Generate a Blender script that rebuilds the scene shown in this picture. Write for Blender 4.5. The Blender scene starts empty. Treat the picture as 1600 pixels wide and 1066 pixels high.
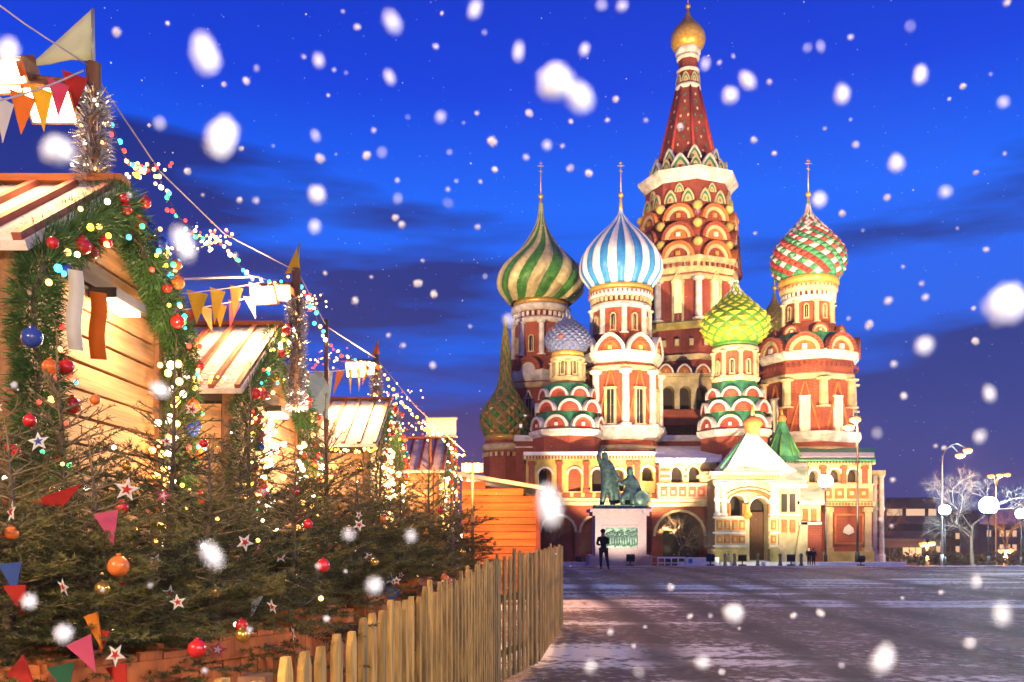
import bpy, math, random
from mathutils import Vector, Matrix
R = math.radians
PI = math.pi
rnd = random.Random(7)
scene = bpy.context.scene
COL = scene.collection

# ------------------------------------------------------------------ camera
cam_data = bpy.data.cameras.new('camera')
cam = bpy.data.objects.new('camera', cam_data)
COL.objects.link(cam)
cam.location = (0, 0, 1.6)
cam.rotation_euler = (R(90), 0, 0)
cam_data.sensor_width = 36.0
cam_data.lens = 31.5
cam_data.shift_y = 297 / 1600
cam_data.clip_start = 0.05
cam_data.clip_end = 2000
cam_data.dof.use_dof = True
cam_data.dof.focus_distance = 5.5
cam_data.dof.aperture_fstop = 7.0
scene.camera = cam
F = 1400.0                                # focal length in pixels of the 1600 wide photograph

# ------------------------------------------------------------------ sky
world = bpy.data.worlds.new('World')
scene.world = world
world.use_nodes = True
nt = world.node_tree
nt.nodes.clear()
def N(tree, kind, **kw):
    n = tree.nodes.new(kind)
    for k, v in kw.items():
        setattr(n, k, v)
    return n
def ramp(tree, stops, mode='LINEAR'):
    n = N(tree, 'ShaderNodeValToRGB')
    cr = n.color_ramp
    cr.interpolation = mode
    while len(cr.elements) < len(stops):
        cr.elements.new(0.5)
    for e, (p, c) in zip(cr.elements, stops):
        e.position = p
        e.color = (*c, 1) if len(c) == 3 else c
    return n
tc = N(nt, 'ShaderNodeTexCoord')
sep = N(nt, 'ShaderNodeSeparateXYZ')
nt.links.new(tc.outputs['Generated'], sep.inputs[0])
# clear dusk sky by elevation
grad = ramp(nt, [(0.0, (.06, .075, .36)), (.07, (.02, .055, .47)), (.20, (.0, .11, .82)), (.34, (.0, .135, 1.0)),
                 (.44, (.0, .05, .76)), (.60, (.0, .02, .45)), (1.0, (.0, .008, .18))])
nt.links.new(sep.outputs['Z'], grad.inputs['Fac'])
# a weak physical dusk sky on top of it
sky = N(nt, 'ShaderNodeTexSky', sky_type='NISHITA')
sky.sun_disc = False
sky.sun_elevation = R(1.0)
sky.sun_rotation = R(200)
# cloud bank low over the horizon, ragged edge
mp = N(nt, 'ShaderNodeMapping')
mp.inputs['Scale'].default_value = (2.2, 2.2, 13)
mp.inputs['Location'].default_value = (.35, .3, 2.3)
nt.links.new(tc.outputs['Generated'], mp.inputs['Vector'])
nz = N(nt, 'ShaderNodeTexNoise')
nz.inputs['Scale'].default_value = 1.0
nz.inputs['Detail'].default_value = 5
nz.inputs['Roughness'].default_value = .5
nt.links.new(mp.outputs[0], nz.inputs['Vector'])
def math_node(tree, op, a, b=None, clamp=False):
    n = N(tree, 'ShaderNodeMath', operation=op)
    n.use_clamp = clamp
    for i, x in enumerate((a, b)):
        if x is None: continue
        if isinstance(x, (int, float)): n.inputs[i].default_value = x
        else: tree.links.new(x, n.inputs[i])
    return n.outputs[0]
# bank = smooth( 0.27 - z + (noise-.5)*.5 )
e1 = math_node(nt, 'SUBTRACT', nz.outputs['Fac'], .5)
e1 = math_node(nt, 'MULTIPLY', e1, .95)
e2 = math_node(nt, 'SUBTRACT', math_node(nt, 'SUBTRACT', .285, math_node(nt, 'MULTIPLY', sep.outputs['X'], .14)), sep.outputs['Z'])
e3 = math_node(nt, 'ADD', e1, e2)
e4 = math_node(nt, 'MULTIPLY', e3, 9.0)
bank = math_node(nt, 'ADD', e4, .35, True)
bankc = ramp(nt, [(0.0, (.34, .12, .09)), (.10, (.13, .055, .14)), (.20, (.03, .022, .15)), (.4, (.004, .015, .2)), (1, (.0, .02, .3))])
nt.links.new(sep.outputs['Z'], bankc.inputs['Fac'])
# the same bank away from the city glow
bankr = ramp(nt, [(0.0, (.045, .05, .22)), (.10, (.022, .035, .24)), (.22, (.004, .016, .20)), (.4, (.0, .02, .24)), (1, (.0, .02, .3))])
nt.links.new(sep.outputs['Z'], bankr.inputs['Fac'])
side = math_node(nt, 'MULTIPLY_ADD', sep.outputs['X'], 1.8, True)
side.node.inputs[2].default_value = .55
mixb = N(nt, 'ShaderNodeMix', data_type='RGBA')
nt.links.new(side, mixb.inputs['Factor'])
nt.links.new(bankc.outputs['Color'], mixb.inputs['A'])
nt.links.new(bankr.outputs['Color'], mixb.inputs['B'])
mix = N(nt, 'ShaderNodeMix', data_type='RGBA')
bank9 = math_node(nt, 'MULTIPLY', bank, .92)
nt.links.new(bank9, mix.inputs['Factor'])
nt.links.new(grad.outputs['Color'], mix.inputs['A'])
nt.links.new(mixb.outputs['Result'], mix.inputs['B'])
bg = N(nt, 'ShaderNodeBackground')
nt.links.new(mix.outputs['Result'], bg.inputs['Color'])
bg.inputs['Strength'].default_value = .84
bg2 = N(nt, 'ShaderNodeBackground')
nt.links.new(sky.outputs['Color'], bg2.inputs['Color'])
bg2.inputs['Strength'].default_value = .012
adds = N(nt, 'ShaderNodeAddShader')
nt.links.new(bg.outputs[0], adds.inputs[0])
nt.links.new(bg2.outputs[0], adds.inputs[1])
wo = N(nt, 'ShaderNodeOutputWorld')
nt.links.new(adds.outputs[0], wo.inputs['Surface'])

# ------------------------------------------------------------------ last daylight
sd = bpy.data.lights.new('sun', 'SUN')
sd.energy = .12
sd.angle = R(25)
sd.color = (1, .86, .8)
sun = bpy.data.objects.new('sun', sd)
COL.objects.link(sun)
sun.rotation_euler = (R(62), 0, R(20))

# ------------------------------------------------------------------ exposure
vs = scene.view_settings
vs.view_transform = 'Standard'
vs.look = 'None'
vs.gamma = 1
vs.exposure = .25
vs.use_curve_mapping = False
scene.render.engine = 'CYCLES'
cy = scene.cycles
cy.use_denoising = True
cy.max_bounces = 5
cy.volume_bounces = 0
cy.diffuse_bounces = 2
cy.glossy_bounces = 2
cy.transmission_bounces = 4
cy.sample_clamp_indirect = 2.5
cy.sample_clamp_direct = 0
cy.caustics_reflective = False
cy.caustics_refractive = False
cy.use_light_tree = True

# ------------------------------------------------------------------ helpers
def gz(d):
    """height of the square: level near the market, falling away towards the cathedral"""
    t = 1.6 - .0382 * d
    return -.12 * math.log(1 + math.exp(-t / .12)) if t > -60 else t
def P(px, py, d):
    return Vector(((px - 800) / F * d, d, 1.6 + (830 - py) / F * d))

class MB:
    def __init__(s):
        s.v = []; s.f = []; s.m = []; s.sm = []
    def add(s, vs_, fs_, m=0, smooth=False):
        o = len(s.v)
        s.v.extend([tuple(x) for x in vs_])
        for q in fs_:
            s.f.append(tuple(i + o for i in q)); s.m.append(m); s.sm.append(smooth)
    def box(s, c, size, m=0, rot=0.0):
        cx, cy_, cz = c; a, b, h = size[0] / 2, size[1] / 2, size[2] / 2
        cs, sn = math.cos(rot), math.sin(rot)
        vs_ = []
        for dz in (-h, h):
            for dx, dy in ((-a, -b), (a, -b), (a, b), (-a, b)):
                vs_.append((cx + dx * cs - dy * sn, cy_ + dx * sn + dy * cs, cz + dz))
        s.add(vs_, [(3, 2, 1, 0), (4, 5, 6, 7), (0, 1, 5, 4), (1, 2, 6, 5), (2, 3, 7, 6), (3, 0, 4, 7)], m)
    def frame(s, o, ax, ay, az, m=0):
        """box from a corner point and three edge vectors"""
        o = Vector(o); ax = Vector(ax); ay = Vector(ay); az = Vector(az)
        vs_ = [o, o + ax, o + ax + ay, o + ay, o + az, o + ax + az, o + ax + ay + az, o + ay + az]
        s.add(vs_, [(3, 2, 1, 0), (4, 5, 6, 7), (0, 1, 5, 4), (1, 2, 6, 5), (2, 3, 7, 6), (3, 0, 4, 7)], m)
    def tube(s, pts, rad, n=6, m=0, cap=True, smooth=True):
        pts = [Vector(p) for p in pts]
        if not isinstance(rad, (list, tuple)): rad = [rad] * len(pts)
        vs_ = []; fs_ = []
        for i, p in enumerate(pts):
            d = (pts[min(i + 1, len(pts) - 1)] - pts[max(i - 1, 0)])
            if d.length < 1e-9: d = Vector((0, 0, 1))
            d.normalize()
            u = d.cross(Vector((0, 0, 1)) if abs(d.z) < .9 else Vector((1, 0, 0))).normalized()
            w = d.cross(u)
            for k in range(n):
                a = 2 * PI * k / n
                vs_.append(p + (u * math.cos(a) + w * math.sin(a)) * rad[i])
        for i in range(len(pts) - 1):
            for k in range(n):
                fs_.append((i * n + k, i * n + (k + 1) % n, (i + 1) * n + (k + 1) % n, (i + 1) * n + k))
        if cap:
            fs_.append(tuple(range(n - 1, -1, -1)))
            fs_.append(tuple((len(pts) - 1) * n + k for k in range(n)))
        s.add(vs_, fs_, m, smooth)
    def lathe(s, prof, n, c=(0, 0), phase=0.0, m=0, smooth=False, cap=True):
        """prof: list of (z, r) bottom to top"""
        vs_ = []; fs_ = []
        for z, r in prof:
            for k in range(n):
                a = phase + 2 * PI * k / n
                vs_.append((c[0] + r * math.cos(a), c[1] + r * math.sin(a), z))
        for i in range(len(prof) - 1):
            for k in range(n):
                fs_.append((i * n + k, i * n + (k + 1) % n, (i + 1) * n + (k + 1) % n, (i + 1) * n + k))
        if cap:
            fs_.append(tuple(range(n - 1, -1, -1)))
            fs_.append(tuple((len(prof) - 1) * n + k for k in range(n)))
        s.add(vs_, fs_, m, smooth)
    def ball(s, c, r, seg=8, rings=5, m=0, sc=(1, 1, 1)):
        vs_ = [(c[0], c[1], c[2] - r * sc[2])]
        for j in range(1, rings):
            t = -PI / 2 + PI * j / rings
            for k in range(seg):
                a = 2 * PI * k / seg
                vs_.append((c[0] + r * sc[0] * math.cos(t) * math.cos(a), c[1] + r * sc[1] * math.cos(t) * math.sin(a), c[2] + r * sc[2] * math.sin(t)))
        vs_.append((c[0], c[1], c[2] + r * sc[2]))
        fs_ = []
        for k in range(seg):
            fs_.append((0, 1 + (k + 1) % seg, 1 + k))
            for j in range(rings - 2):
                b = 1 + j * seg
                fs_.append((b + k, b + (k + 1) % seg, b + seg + (k + 1) % seg, b + seg + k))
            b = 1 + (rings - 2) * seg
            fs_.append((b + k, b + (k + 1) % seg, len(vs_) - 1))
        s.add(vs_, fs_, m, True)
    def mesh(s, name, mats):
        me = bpy.data.meshes.new(name)
        me.from_pydata(s.v, [], s.f)
        for m in (mats if isinstance(mats, (list, tuple)) else [mats]):
            me.materials.append(m)
        me.polygons.foreach_set('material_index', s.m)
        me.polygons.foreach_set('use_smooth', s.sm)
        me.update()
        return me

WL = {}                                   # world location of every object made here
def obj(name, mesh, parent=None, loc=(0, 0, 0), rot=0.0, scale=1.0):
    o = bpy.data.objects.new(name, mesh)
    COL.objects.link(o)
    loc = Vector(loc)
    WL[o.name] = loc
    if parent is not None:
        o.parent = parent
        o.location = loc - WL[parent.name]
    else:
        o.location = loc
    o.rotation_euler = rot if isinstance(rot, (tuple, list, Vector)) else (0, 0, rot)
    o.scale = scale if isinstance(scale, (tuple, list)) else (scale,) * 3
    return o
def thing(name, label, cat, loc=(0, 0, 0), group=None):
    return tag(obj(name, None, None, loc), label, cat, group)
def tag(o, label=None, cat=None, group=None, kind=None):
    if label: o['label'] = label
    if cat: o['category'] = cat
    if group: o['group'] = group
    if kind: o['kind'] = kind
    return o
def point_light(name, parent, loc, watts, color, radius=.1, spot=None, aim=None, blend=.5):
    ld = bpy.data.lights.new(name, 'SPOT' if spot else 'POINT')
    ld.energy = watts; ld.color = color; ld.shadow_soft_size = radius
    if spot:
        ld.spot_size = R(spot); ld.spot_blend = blend
    o = obj(name, ld, parent, loc)
    if aim is not None:
        o.rotation_euler = (Vector(aim) - Vector(loc)).to_track_quat('-Z', 'Y').to_euler()
    return o

# ------------------------------------------------------------------ materials
MATS = {}
def mat(name, col, rough=.7, var=.25, scale=8.0, bump=0.0, bscale=None, metal=0.0, emit=None, es=0.0, col2=None, spec=.4, detail=4, stretch=None, lo=.35, hi=.65, trans=0, cloth=0, ov=0):
    m = bpy.data.materials.new(name); MATS[name] = m
    m.use_nodes = True
    t = m.node_tree; b = t.nodes['Principled BSDF']
    b.inputs['Roughness'].default_value = rough
    b.inputs['Metallic'].default_value = metal
    b.inputs['Specular IOR Level'].default_value = spec
    if trans: b.inputs['Transmission Weight'].default_value = trans
    tcn = N(t, 'ShaderNodeTexCoord'); src = tcn.outputs['Object']
    if stretch:
        mpn = N(t, 'ShaderNodeMapping'); mpn.inputs['Scale'].default_value = stretch
        t.links.new(src, mpn.inputs['Vector']); src = mpn.outputs[0]
    if var > 0 or col2:
        nn = N(t, 'ShaderNodeTexNoise'); nn.inputs['Scale'].default_value = scale; nn.inputs['Detail'].default_value = detail
        t.links.new(src, nn.inputs['Vector'])
        c2 = col2 or tuple(c * (1 - var) for c in col)
        c1 = col if col2 else tuple(min(1, c * (1 + var * .6)) for c in col)
        rp = ramp(t, [(lo, c2), (hi, c1)])
        t.links.new(nn.outputs['Fac'], rp.inputs['Fac'])
        out = rp.outputs['Color']
        if ov:                                  # every board has its own tone
            oi = N(t, 'ShaderNodeObjectInfo'); r2 = ramp(t, [(0, (1 - ov,) * 3), (1, (1 + ov * .6,) * 3)])
            t.links.new(oi.outputs['Random'], r2.inputs['Fac'])
            mo_ = N(t, 'ShaderNodeMix', data_type='RGBA', blend_type='MULTIPLY'); mo_.inputs['Factor'].default_value = 1
            t.links.new(out, mo_.inputs['A']); t.links.new(r2.outputs['Color'], mo_.inputs['B']); out = mo_.outputs['Result']
        t.links.new(out, b.inputs['Base Color'])
    else:
        b.inputs['Base Color'].default_value = (*col, 1)
    if bump > 0:
        n2 = N(t, 'ShaderNodeTexNoise'); n2.inputs['Scale'].default_value = bscale or scale * 3; n2.inputs['Detail'].default_value = 6
        t.links.new(src, n2.inputs['Vector'])
        bp = N(t, 'ShaderNodeBump'); bp.inputs['Strength'].default_value = bump; bp.inputs['Distance'].default_value = .05
        t.links.new(n2.outputs['Fac'], bp.inputs['Height']); t.links.new(bp.outputs[0], b.inputs['Normal'])
    if emit:
        b.inputs['Emission Color'].default_value = (*emit, 1)
        b.inputs['Emission Strength'].default_value = es
        m.cycles.emission_sampling = 'NONE'
    if cloth:
        ts = N(t, 'ShaderNodeBsdfTranslucent'); ts.inputs['Color'].default_value = (*col, 1); ms = N(t, 'ShaderNodeMixShader'); ms.inputs[0].default_value = cloth
        t.links.new(b.outputs[0], ms.inputs[1]); t.links.new(ts.outputs[0], ms.inputs[2]); t.links.new(ms.outputs[0], t.nodes['Material Output'].inputs['Surface'])
    return m
def brick_mat(name, col, col2, mortar, scale=1.0):
    m = bpy.data.materials.new(name); MATS[name] = m
    m.use_nodes = True
    t = m.node_tree; b = t.nodes['Principled BSDF']; b.inputs['Roughness'].default_value = .85
    tcn = N(t, 'ShaderNodeTexCoord'); sp = N(t, 'ShaderNodeSeparateXYZ'); cb = N(t, 'ShaderNodeCombineXYZ')
    t.links.new(tcn.outputs['Object'], sp.inputs[0])
    t.links.new(math_node(t, 'ADD', sp.outputs['X'], sp.outputs['Y']), cb.inputs[0]); t.links.new(sp.outputs['Z'], cb.inputs[1])
    br = N(t, 'ShaderNodeTexBrick'); br.inputs['Scale'].default_value = scale
    br.inputs['Color1'].default_value = (*col, 1); br.inputs['Color2'].default_value = (*col2, 1); br.inputs['Mortar'].default_value = (*mortar, 1)
    br.inputs['Mortar Size'].default_value = .02; br.inputs['Brick Width'].default_value = .5; br.inputs['Row Height'].default_value = .16
    t.links.new(cb.outputs[0], br.inputs['Vector'])
    nn = N(t, 'ShaderNodeTexNoise'); nn.inputs['Scale'].default_value = .6; nn.inputs['Detail'].default_value = 6
    t.links.new(tcn.outputs['Object'], nn.inputs['Vector'])
    rp = ramp(t, [(.3, (.62, .6, .6)), (.65, (1.05, 1.05, 1.05))]); t.links.new(nn.outputs['Fac'], rp.inputs['Fac'])
    mx = N(t, 'ShaderNodeMix', data_type='RGBA', blend_type='MULTIPLY'); mx.inputs['Factor'].default_value = 1
    t.links.new(br.outputs['Color'], mx.inputs['A']); t.links.new(rp.outputs['Color'], mx.inputs['B'])
    t.links.new(mx.outputs['Result'], b.inputs['Base Color'])
    bp = N(t, 'ShaderNodeBump'); bp.inputs['Strength'].default_value = .4; bp.inputs['Distance'].default_value = .03
    t.links.new(br.outputs['Fac'], bp.inputs['Height']); bp.invert = True
    t.links.new(bp.outputs[0], b.inputs['Normal'])
    return m
BRICK = brick_mat('red_brick', (.38, .064, .027), (.32, .052, .022), (.36, .15, .09))
BRICK_D = brick_mat('dark_brick', (.30, .045, .03), (.25, .04, .025), (.3, .11, .08))
CREAM = mat('cream_plaster', (.62, .50, .27), .8, .3, 1.0, .25, 5, detail=8)
WHITE = mat('white_stone', (.74, .70, .63), .8, .35, 1.0, .25, 5, detail=8)
YELLOWP = mat('yellow_plaster', (.52, .42, .13), .8, .35, .8, .2, 5, detail=8)
GREEN = mat('green_sheet', (.05, .24, .12), .5, .3, 2)
GREEN_D = mat('green_dome', (.07, .25, .045), .45, .3, 2)
STRAW = mat('straw_dome', (.62, .53, .25), .45, .2, 2)
BLUE = mat('blue_dome', (.05, .28, .68), .4, .15, 2)
SNOWW = mat('white_dome', (.84, .84, .82), .4, .1, 2)
RED = mat('red_paint', (.42, .05, .04), .5, .2, 2)
ORANGEP = mat('orange_plaster', (.52, .17, .05), .75, .3, 1.2, detail=8)
GOLD = mat('gold_leaf', (.80, .50, .10), .35, .2, 3, metal=.45)
YELLOWD = mat('yellow_dome', (.36, .38, .025), .4, .2, 2)
LIME = mat('lime_dome', (.07, .22, .03), .45, .2, 2)
GREYBL = mat('grey_blue_dome', (.12, .15, .30), .45, .25, 3)
OCHRE = mat('ochre_dome', (.42, .28, .06), .4, .3, 3, metal=.2)
SNOW = mat('snow_cover', (.82, .84, .88), .8, .12, 1.5, .4, 5)
DARKG = mat('dark_glass', (.02, .022, .03), .15, .2, 2, spec=.6)
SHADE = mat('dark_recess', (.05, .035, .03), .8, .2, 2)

# ================================================================== ground
def ground_mat():
    m = bpy.data.materials.new('trampled_snow'); m.use_nodes = True
    t = m.node_tree; b = t.nodes['Principled BSDF']
    tcn = N(t, 'ShaderNodeTexCoord'); src = tcn.outputs['Object']
    def noise(scale, detail=6, st=(1, 1, 1), loc=(0, 0, 0)):
        mpn = N(t, 'ShaderNodeMapping'); mpn.inputs['Scale'].default_value = st; mpn.inputs['Location'].default_value = loc
        t.links.new(src, mpn.inputs['Vector'])
        n = N(t, 'ShaderNodeTexNoise'); n.inputs['Scale'].default_value = scale; n.inputs['Detail'].default_value = detail; n.inputs['Roughness'].default_value = .62
        t.links.new(mpn.outputs[0], n.inputs['Vector']); return n.outputs['Fac']
    fine = noise(7, 10); clump = noise(1.6, 5, (1, .6, 1)); light_streak = noise(.33, 3, (.16, 1.25, 1), (3.3, 1.7, 0))
    # bare wet setts against packed snow
    a = math_node(t, 'ADD', math_node(t, 'MULTIPLY', fine, .75), math_node(t, 'MULTIPLY', clump, .45))
    pk = ramp(t, [(.47, (.028, .022, .022)), (.60, (.105, .08, .072)), (.72, (.42, .38, .37))]); t.links.new(a, pk.inputs['Fac'])
    # streaks of lamp light painted in as long pale snow bands
    b2 = math_node(t, 'ADD', light_streak, math_node(t, 'MULTIPLY', math_node(t, 'SUBTRACT', fine, .5), .35))
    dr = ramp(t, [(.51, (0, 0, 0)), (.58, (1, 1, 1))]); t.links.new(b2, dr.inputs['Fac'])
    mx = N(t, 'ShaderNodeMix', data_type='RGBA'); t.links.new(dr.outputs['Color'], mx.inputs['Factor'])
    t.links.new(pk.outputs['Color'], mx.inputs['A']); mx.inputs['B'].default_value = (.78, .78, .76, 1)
    # swept wheel tracks running down the square
    sp = N(t, 'ShaderNodeSeparateXYZ'); t.links.new(src, sp.inputs[0])
    wob = math_node(t, 'MULTIPLY', math_node(t, 'SUBTRACT', noise(.12, 2), .5), 2.2)
    xx = math_node(t, 'ADD', math_node(t, 'ADD', sp.outputs['X'], wob), math_node(t, 'MULTIPLY', math_node(t, 'SUBTRACT', fine, .5), .5))
    tot = None
    for x0, w in ((2.2, .34), (3.9, .42), (6.1, .4), (7.9, .5), (12.5, .55), (17, .5)):
        q = math_node(t, 'DIVIDE', math_node(t, 'ABSOLUTE', math_node(t, 'SUBTRACT', xx, x0)), w)
        q = math_node(t, 'SUBTRACT', 1.3, q, True)
        tot = q if tot is None else math_node(t, 'MAXIMUM', tot, q)
    tot = math_node(t, 'MULTIPLY', tot, .86)
    mt = N(t, 'ShaderNodeMix', data_type='RGBA'); t.links.new(tot, mt.inputs['Factor'])
    t.links.new(mx.outputs['Result'], mt.inputs['A']); mt.inputs['B'].default_value = (.03, .026, .03, 1)
    t.links.new(mt.outputs['Result'], b.inputs['Base Color'])
    rr = ramp(t, [(.4, (.35,) * 3), (.7, (.8,) * 3)]); t.links.new(a, rr.inputs['Fac']); t.links.new(rr.outputs['Color'], b.inputs['Roughness'])
    bp = N(t, 'ShaderNodeBump'); bp.inputs['Strength'].default_value = .9; bp.inputs['Distance'].default_value = .10
    t.links.new(a, bp.inputs['Height']); t.links.new(bp.outputs[0], b.inputs['Normal'])
    return m
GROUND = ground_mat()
g = MB()
xs = [-600, -200, -80] + [-40 + i * 2 for i in range(46)] + [80, 200, 600]
ys = [-60, -20] + [-6 + i * .5 for i in range(100)] + [46 + i * 3 for i in range(40)] + [200, 300, 500, 900]
nx = len(xs)
def lump(x, y):
    if abs(x) > 50 or y > 60: return 0
    return .02 * math.sin(x * 1.7 + y * .9) * math.sin(y * 1.3 - x * .6) + .012 * math.sin(x * 3.1 - y * 2.3)
vs_ = [(x, y, gz(max(y, 0)) + lump(x, y) - .03) for y in ys for x in xs]
fs_ = [(j * nx + i, j * nx + i + 1, (j + 1) * nx + i + 1, (j + 1) * nx + i) for j in range(len(ys) - 1) for i in range(nx - 1)]
g.add(vs_, fs_, 0, True)
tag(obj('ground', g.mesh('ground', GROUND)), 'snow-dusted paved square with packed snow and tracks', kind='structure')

# ================================================================== cathedral
CD = 96.0
cath = thing('cathedral', 'red brick cathedral with many coloured onion domes and a central tent spire', 'cathedral', (P(1075, 880, 100).x, 100, gz(100)))
V8 = -PI / 2                                   # a vertex of the octagon towards the square

def arch_panel_mesh(name, mats, point=0.0, boss=True, n=12):
    """half-round gable, radius 1, foot at z 0, front towards -y: rim, band, panel, boss"""
    b = MB()
    def rr(a, r):
        k = 1 + point * max(0, math.sin(a)) ** 6
        return (r * math.cos(a), r * math.sin(a) * k)
    for r0, r1, dep, m in ((.80, 1.0, .30, 0), (.60, .80, .22, 1), (.0, .60, .12, 2)):
        vs_ = []; fs_ = []
        for i in range(n + 1):
            a = PI * i / n
            x0, z0 = rr(a, r0); x1, z1 = rr(a, r1)
            vs_ += [(x0, -dep, z0), (x1, -dep, z1), (x0, .15, z0), (x1, .15, z1)]
        for i in range(n):
            q = i * 4; w = q + 4
            fs_ += [(q, q + 1, w + 1, w), (q + 1, q + 3, w + 3, w + 1)]
            if r0 > 0: fs_.append((q + 2, q, w, w + 2))
        b.add(vs_, fs_, m)
    if boss:
        b.box((0, -.16, .26), (.26, .16, .26), 3, 0)
    return b.mesh(name, mats)
KOK_A = arch_panel_mesh('kokoshnik', [ORANGEP, CREAM, BRICK_D, GOLD], .0)
KOK_B = arch_panel_mesh('kokoshnik', [CREAM, ORANGEP, WHITE, GREEN], .0)
KOK_C = arch_panel_mesh('kokoshnik', [WHITE, BRICK, ORANGEP, YELLOWP], .18)
KOK_R = arch_panel_mesh('kokoshnik', [WHITE, RED, BRICK, WHITE], .0, False)
KOK_RB = arch_panel_mesh('kokoshnik', [WHITE, BRICK, RED, WHITE], .0, True)
KOK_W = arch_panel_mesh('kokoshnik', [BRICK, BRICK, WHITE, WHITE], .0, False)
KOK_P = arch_panel_mesh('kokoshnik', [WHITE, GREEN, CREAM, RED], .55, True)
KOK_S = arch_panel_mesh('kokoshnik', [CREAM, GREEN, CREAM, ORANGEP], .2, True)
KOK_O = arch_panel_mesh('kokoshnik', [BRICK, CREAM, ORANGEP, WHITE], .0, True)

def window_mesh(name, mats, w=.5, h=2.0, arched=True, hood=True):
    """w, h in metres; foot at z 0, front towards -y; frame 0, pane 1"""
    b = MB()
    fr = w * .28
    for sx in (-1, 1):
        b.box((sx * (w / 2 + fr / 2), -.09, h / 2), (fr, .30, h), 0)
    b.box((0, -.11, -fr / 2), (w + fr * 2.8, .36, fr), 0)
    n = 8
    if arched:
        vs_ = []; fs_ = []
        for i in range(n + 1):
            a = PI * i / n
            for rr_ in (w / 2, w / 2 + fr):
                vs_ += [(rr_ * math.cos(a), -.24, h + rr_ * math.sin(a)), (rr_ * math.cos(a), .06, h + rr_ * math.sin(a))]
        for i in range(n):
            q = i * 4; e = q + 4
            fs_ += [(q, q + 2, e + 2, e), (q + 2, q + 3, e + 3, e + 2), (q + 1, q, e, e + 1)]
        b.add(vs_, fs_, 0)
        b.add([(-w / 2, .0, 0), (w / 2, .0, 0)] + [(w / 2 * math.cos(PI * i / n), .0, h + w / 2 * math.sin(PI * i / n)) for i in range(n + 1)], [tuple(range(n + 3))], 1)
    else:
        b.box((0, -.1, h + fr / 2), (w + fr * 2.6, .34, fr), 0)
        b.add([(-w / 2, 0, 0), (w / 2, 0, 0), (w / 2, 0, h), (-w / 2, 0, h)], [(0, 1, 2, 3)], 1)
    b.box((0, -.03, h * .5), (.05, .05, h), 0)
    if hood:
        t = h + w / 2 + fr * 1.3
        for sx in (-1, 1):
            b.frame((sx * (w / 2 + fr * 1.3), -.26, h), (-sx * (w / 2 + fr * 1.3), 0, t - h + w * .5), (0, .3, 0), (0, 0, fr * .8), 0)
    return b.mesh(name, mats)
LIT = mat('lit_pane', (.6, .5, .3), .4, .1, 2, emit=(1, .72, .3), es=.9)
WIN_T = window_mesh('window', [CREAM, LIT], .9, 4.6, True, True)
WIN_S = window_mesh('window', [CREAM, DARKG], .8, 3.6, False, False)
WIN_D = window_mesh('window', [CREAM, DARKG], .42, 1.5, True, False)
WIN_L = window_mesh('window', [WHITE, LIT], .7, 3.6, False, False)

def catmull(pts, k=5):
    out = []
    for i in range(len(pts) - 1):
        p0 = pts[max(i - 1, 0)]; p1 = pts[i]; p2 = pts[i + 1]; p3 = pts[min(i + 2, len(pts) - 1)]
        for j in range(k):
            t = j / k
            out.append(tuple(.5 * ((2 * b) + (-a + c) * t + (2 * a - 5 * b + 4 * c - d) * t * t + (-a + 3 * b - 3 * c + d) * t ** 3) for a, b, c, d in zip(p0, p1, p2, p3)))
    out.append(pts[-1])
    return out

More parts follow.
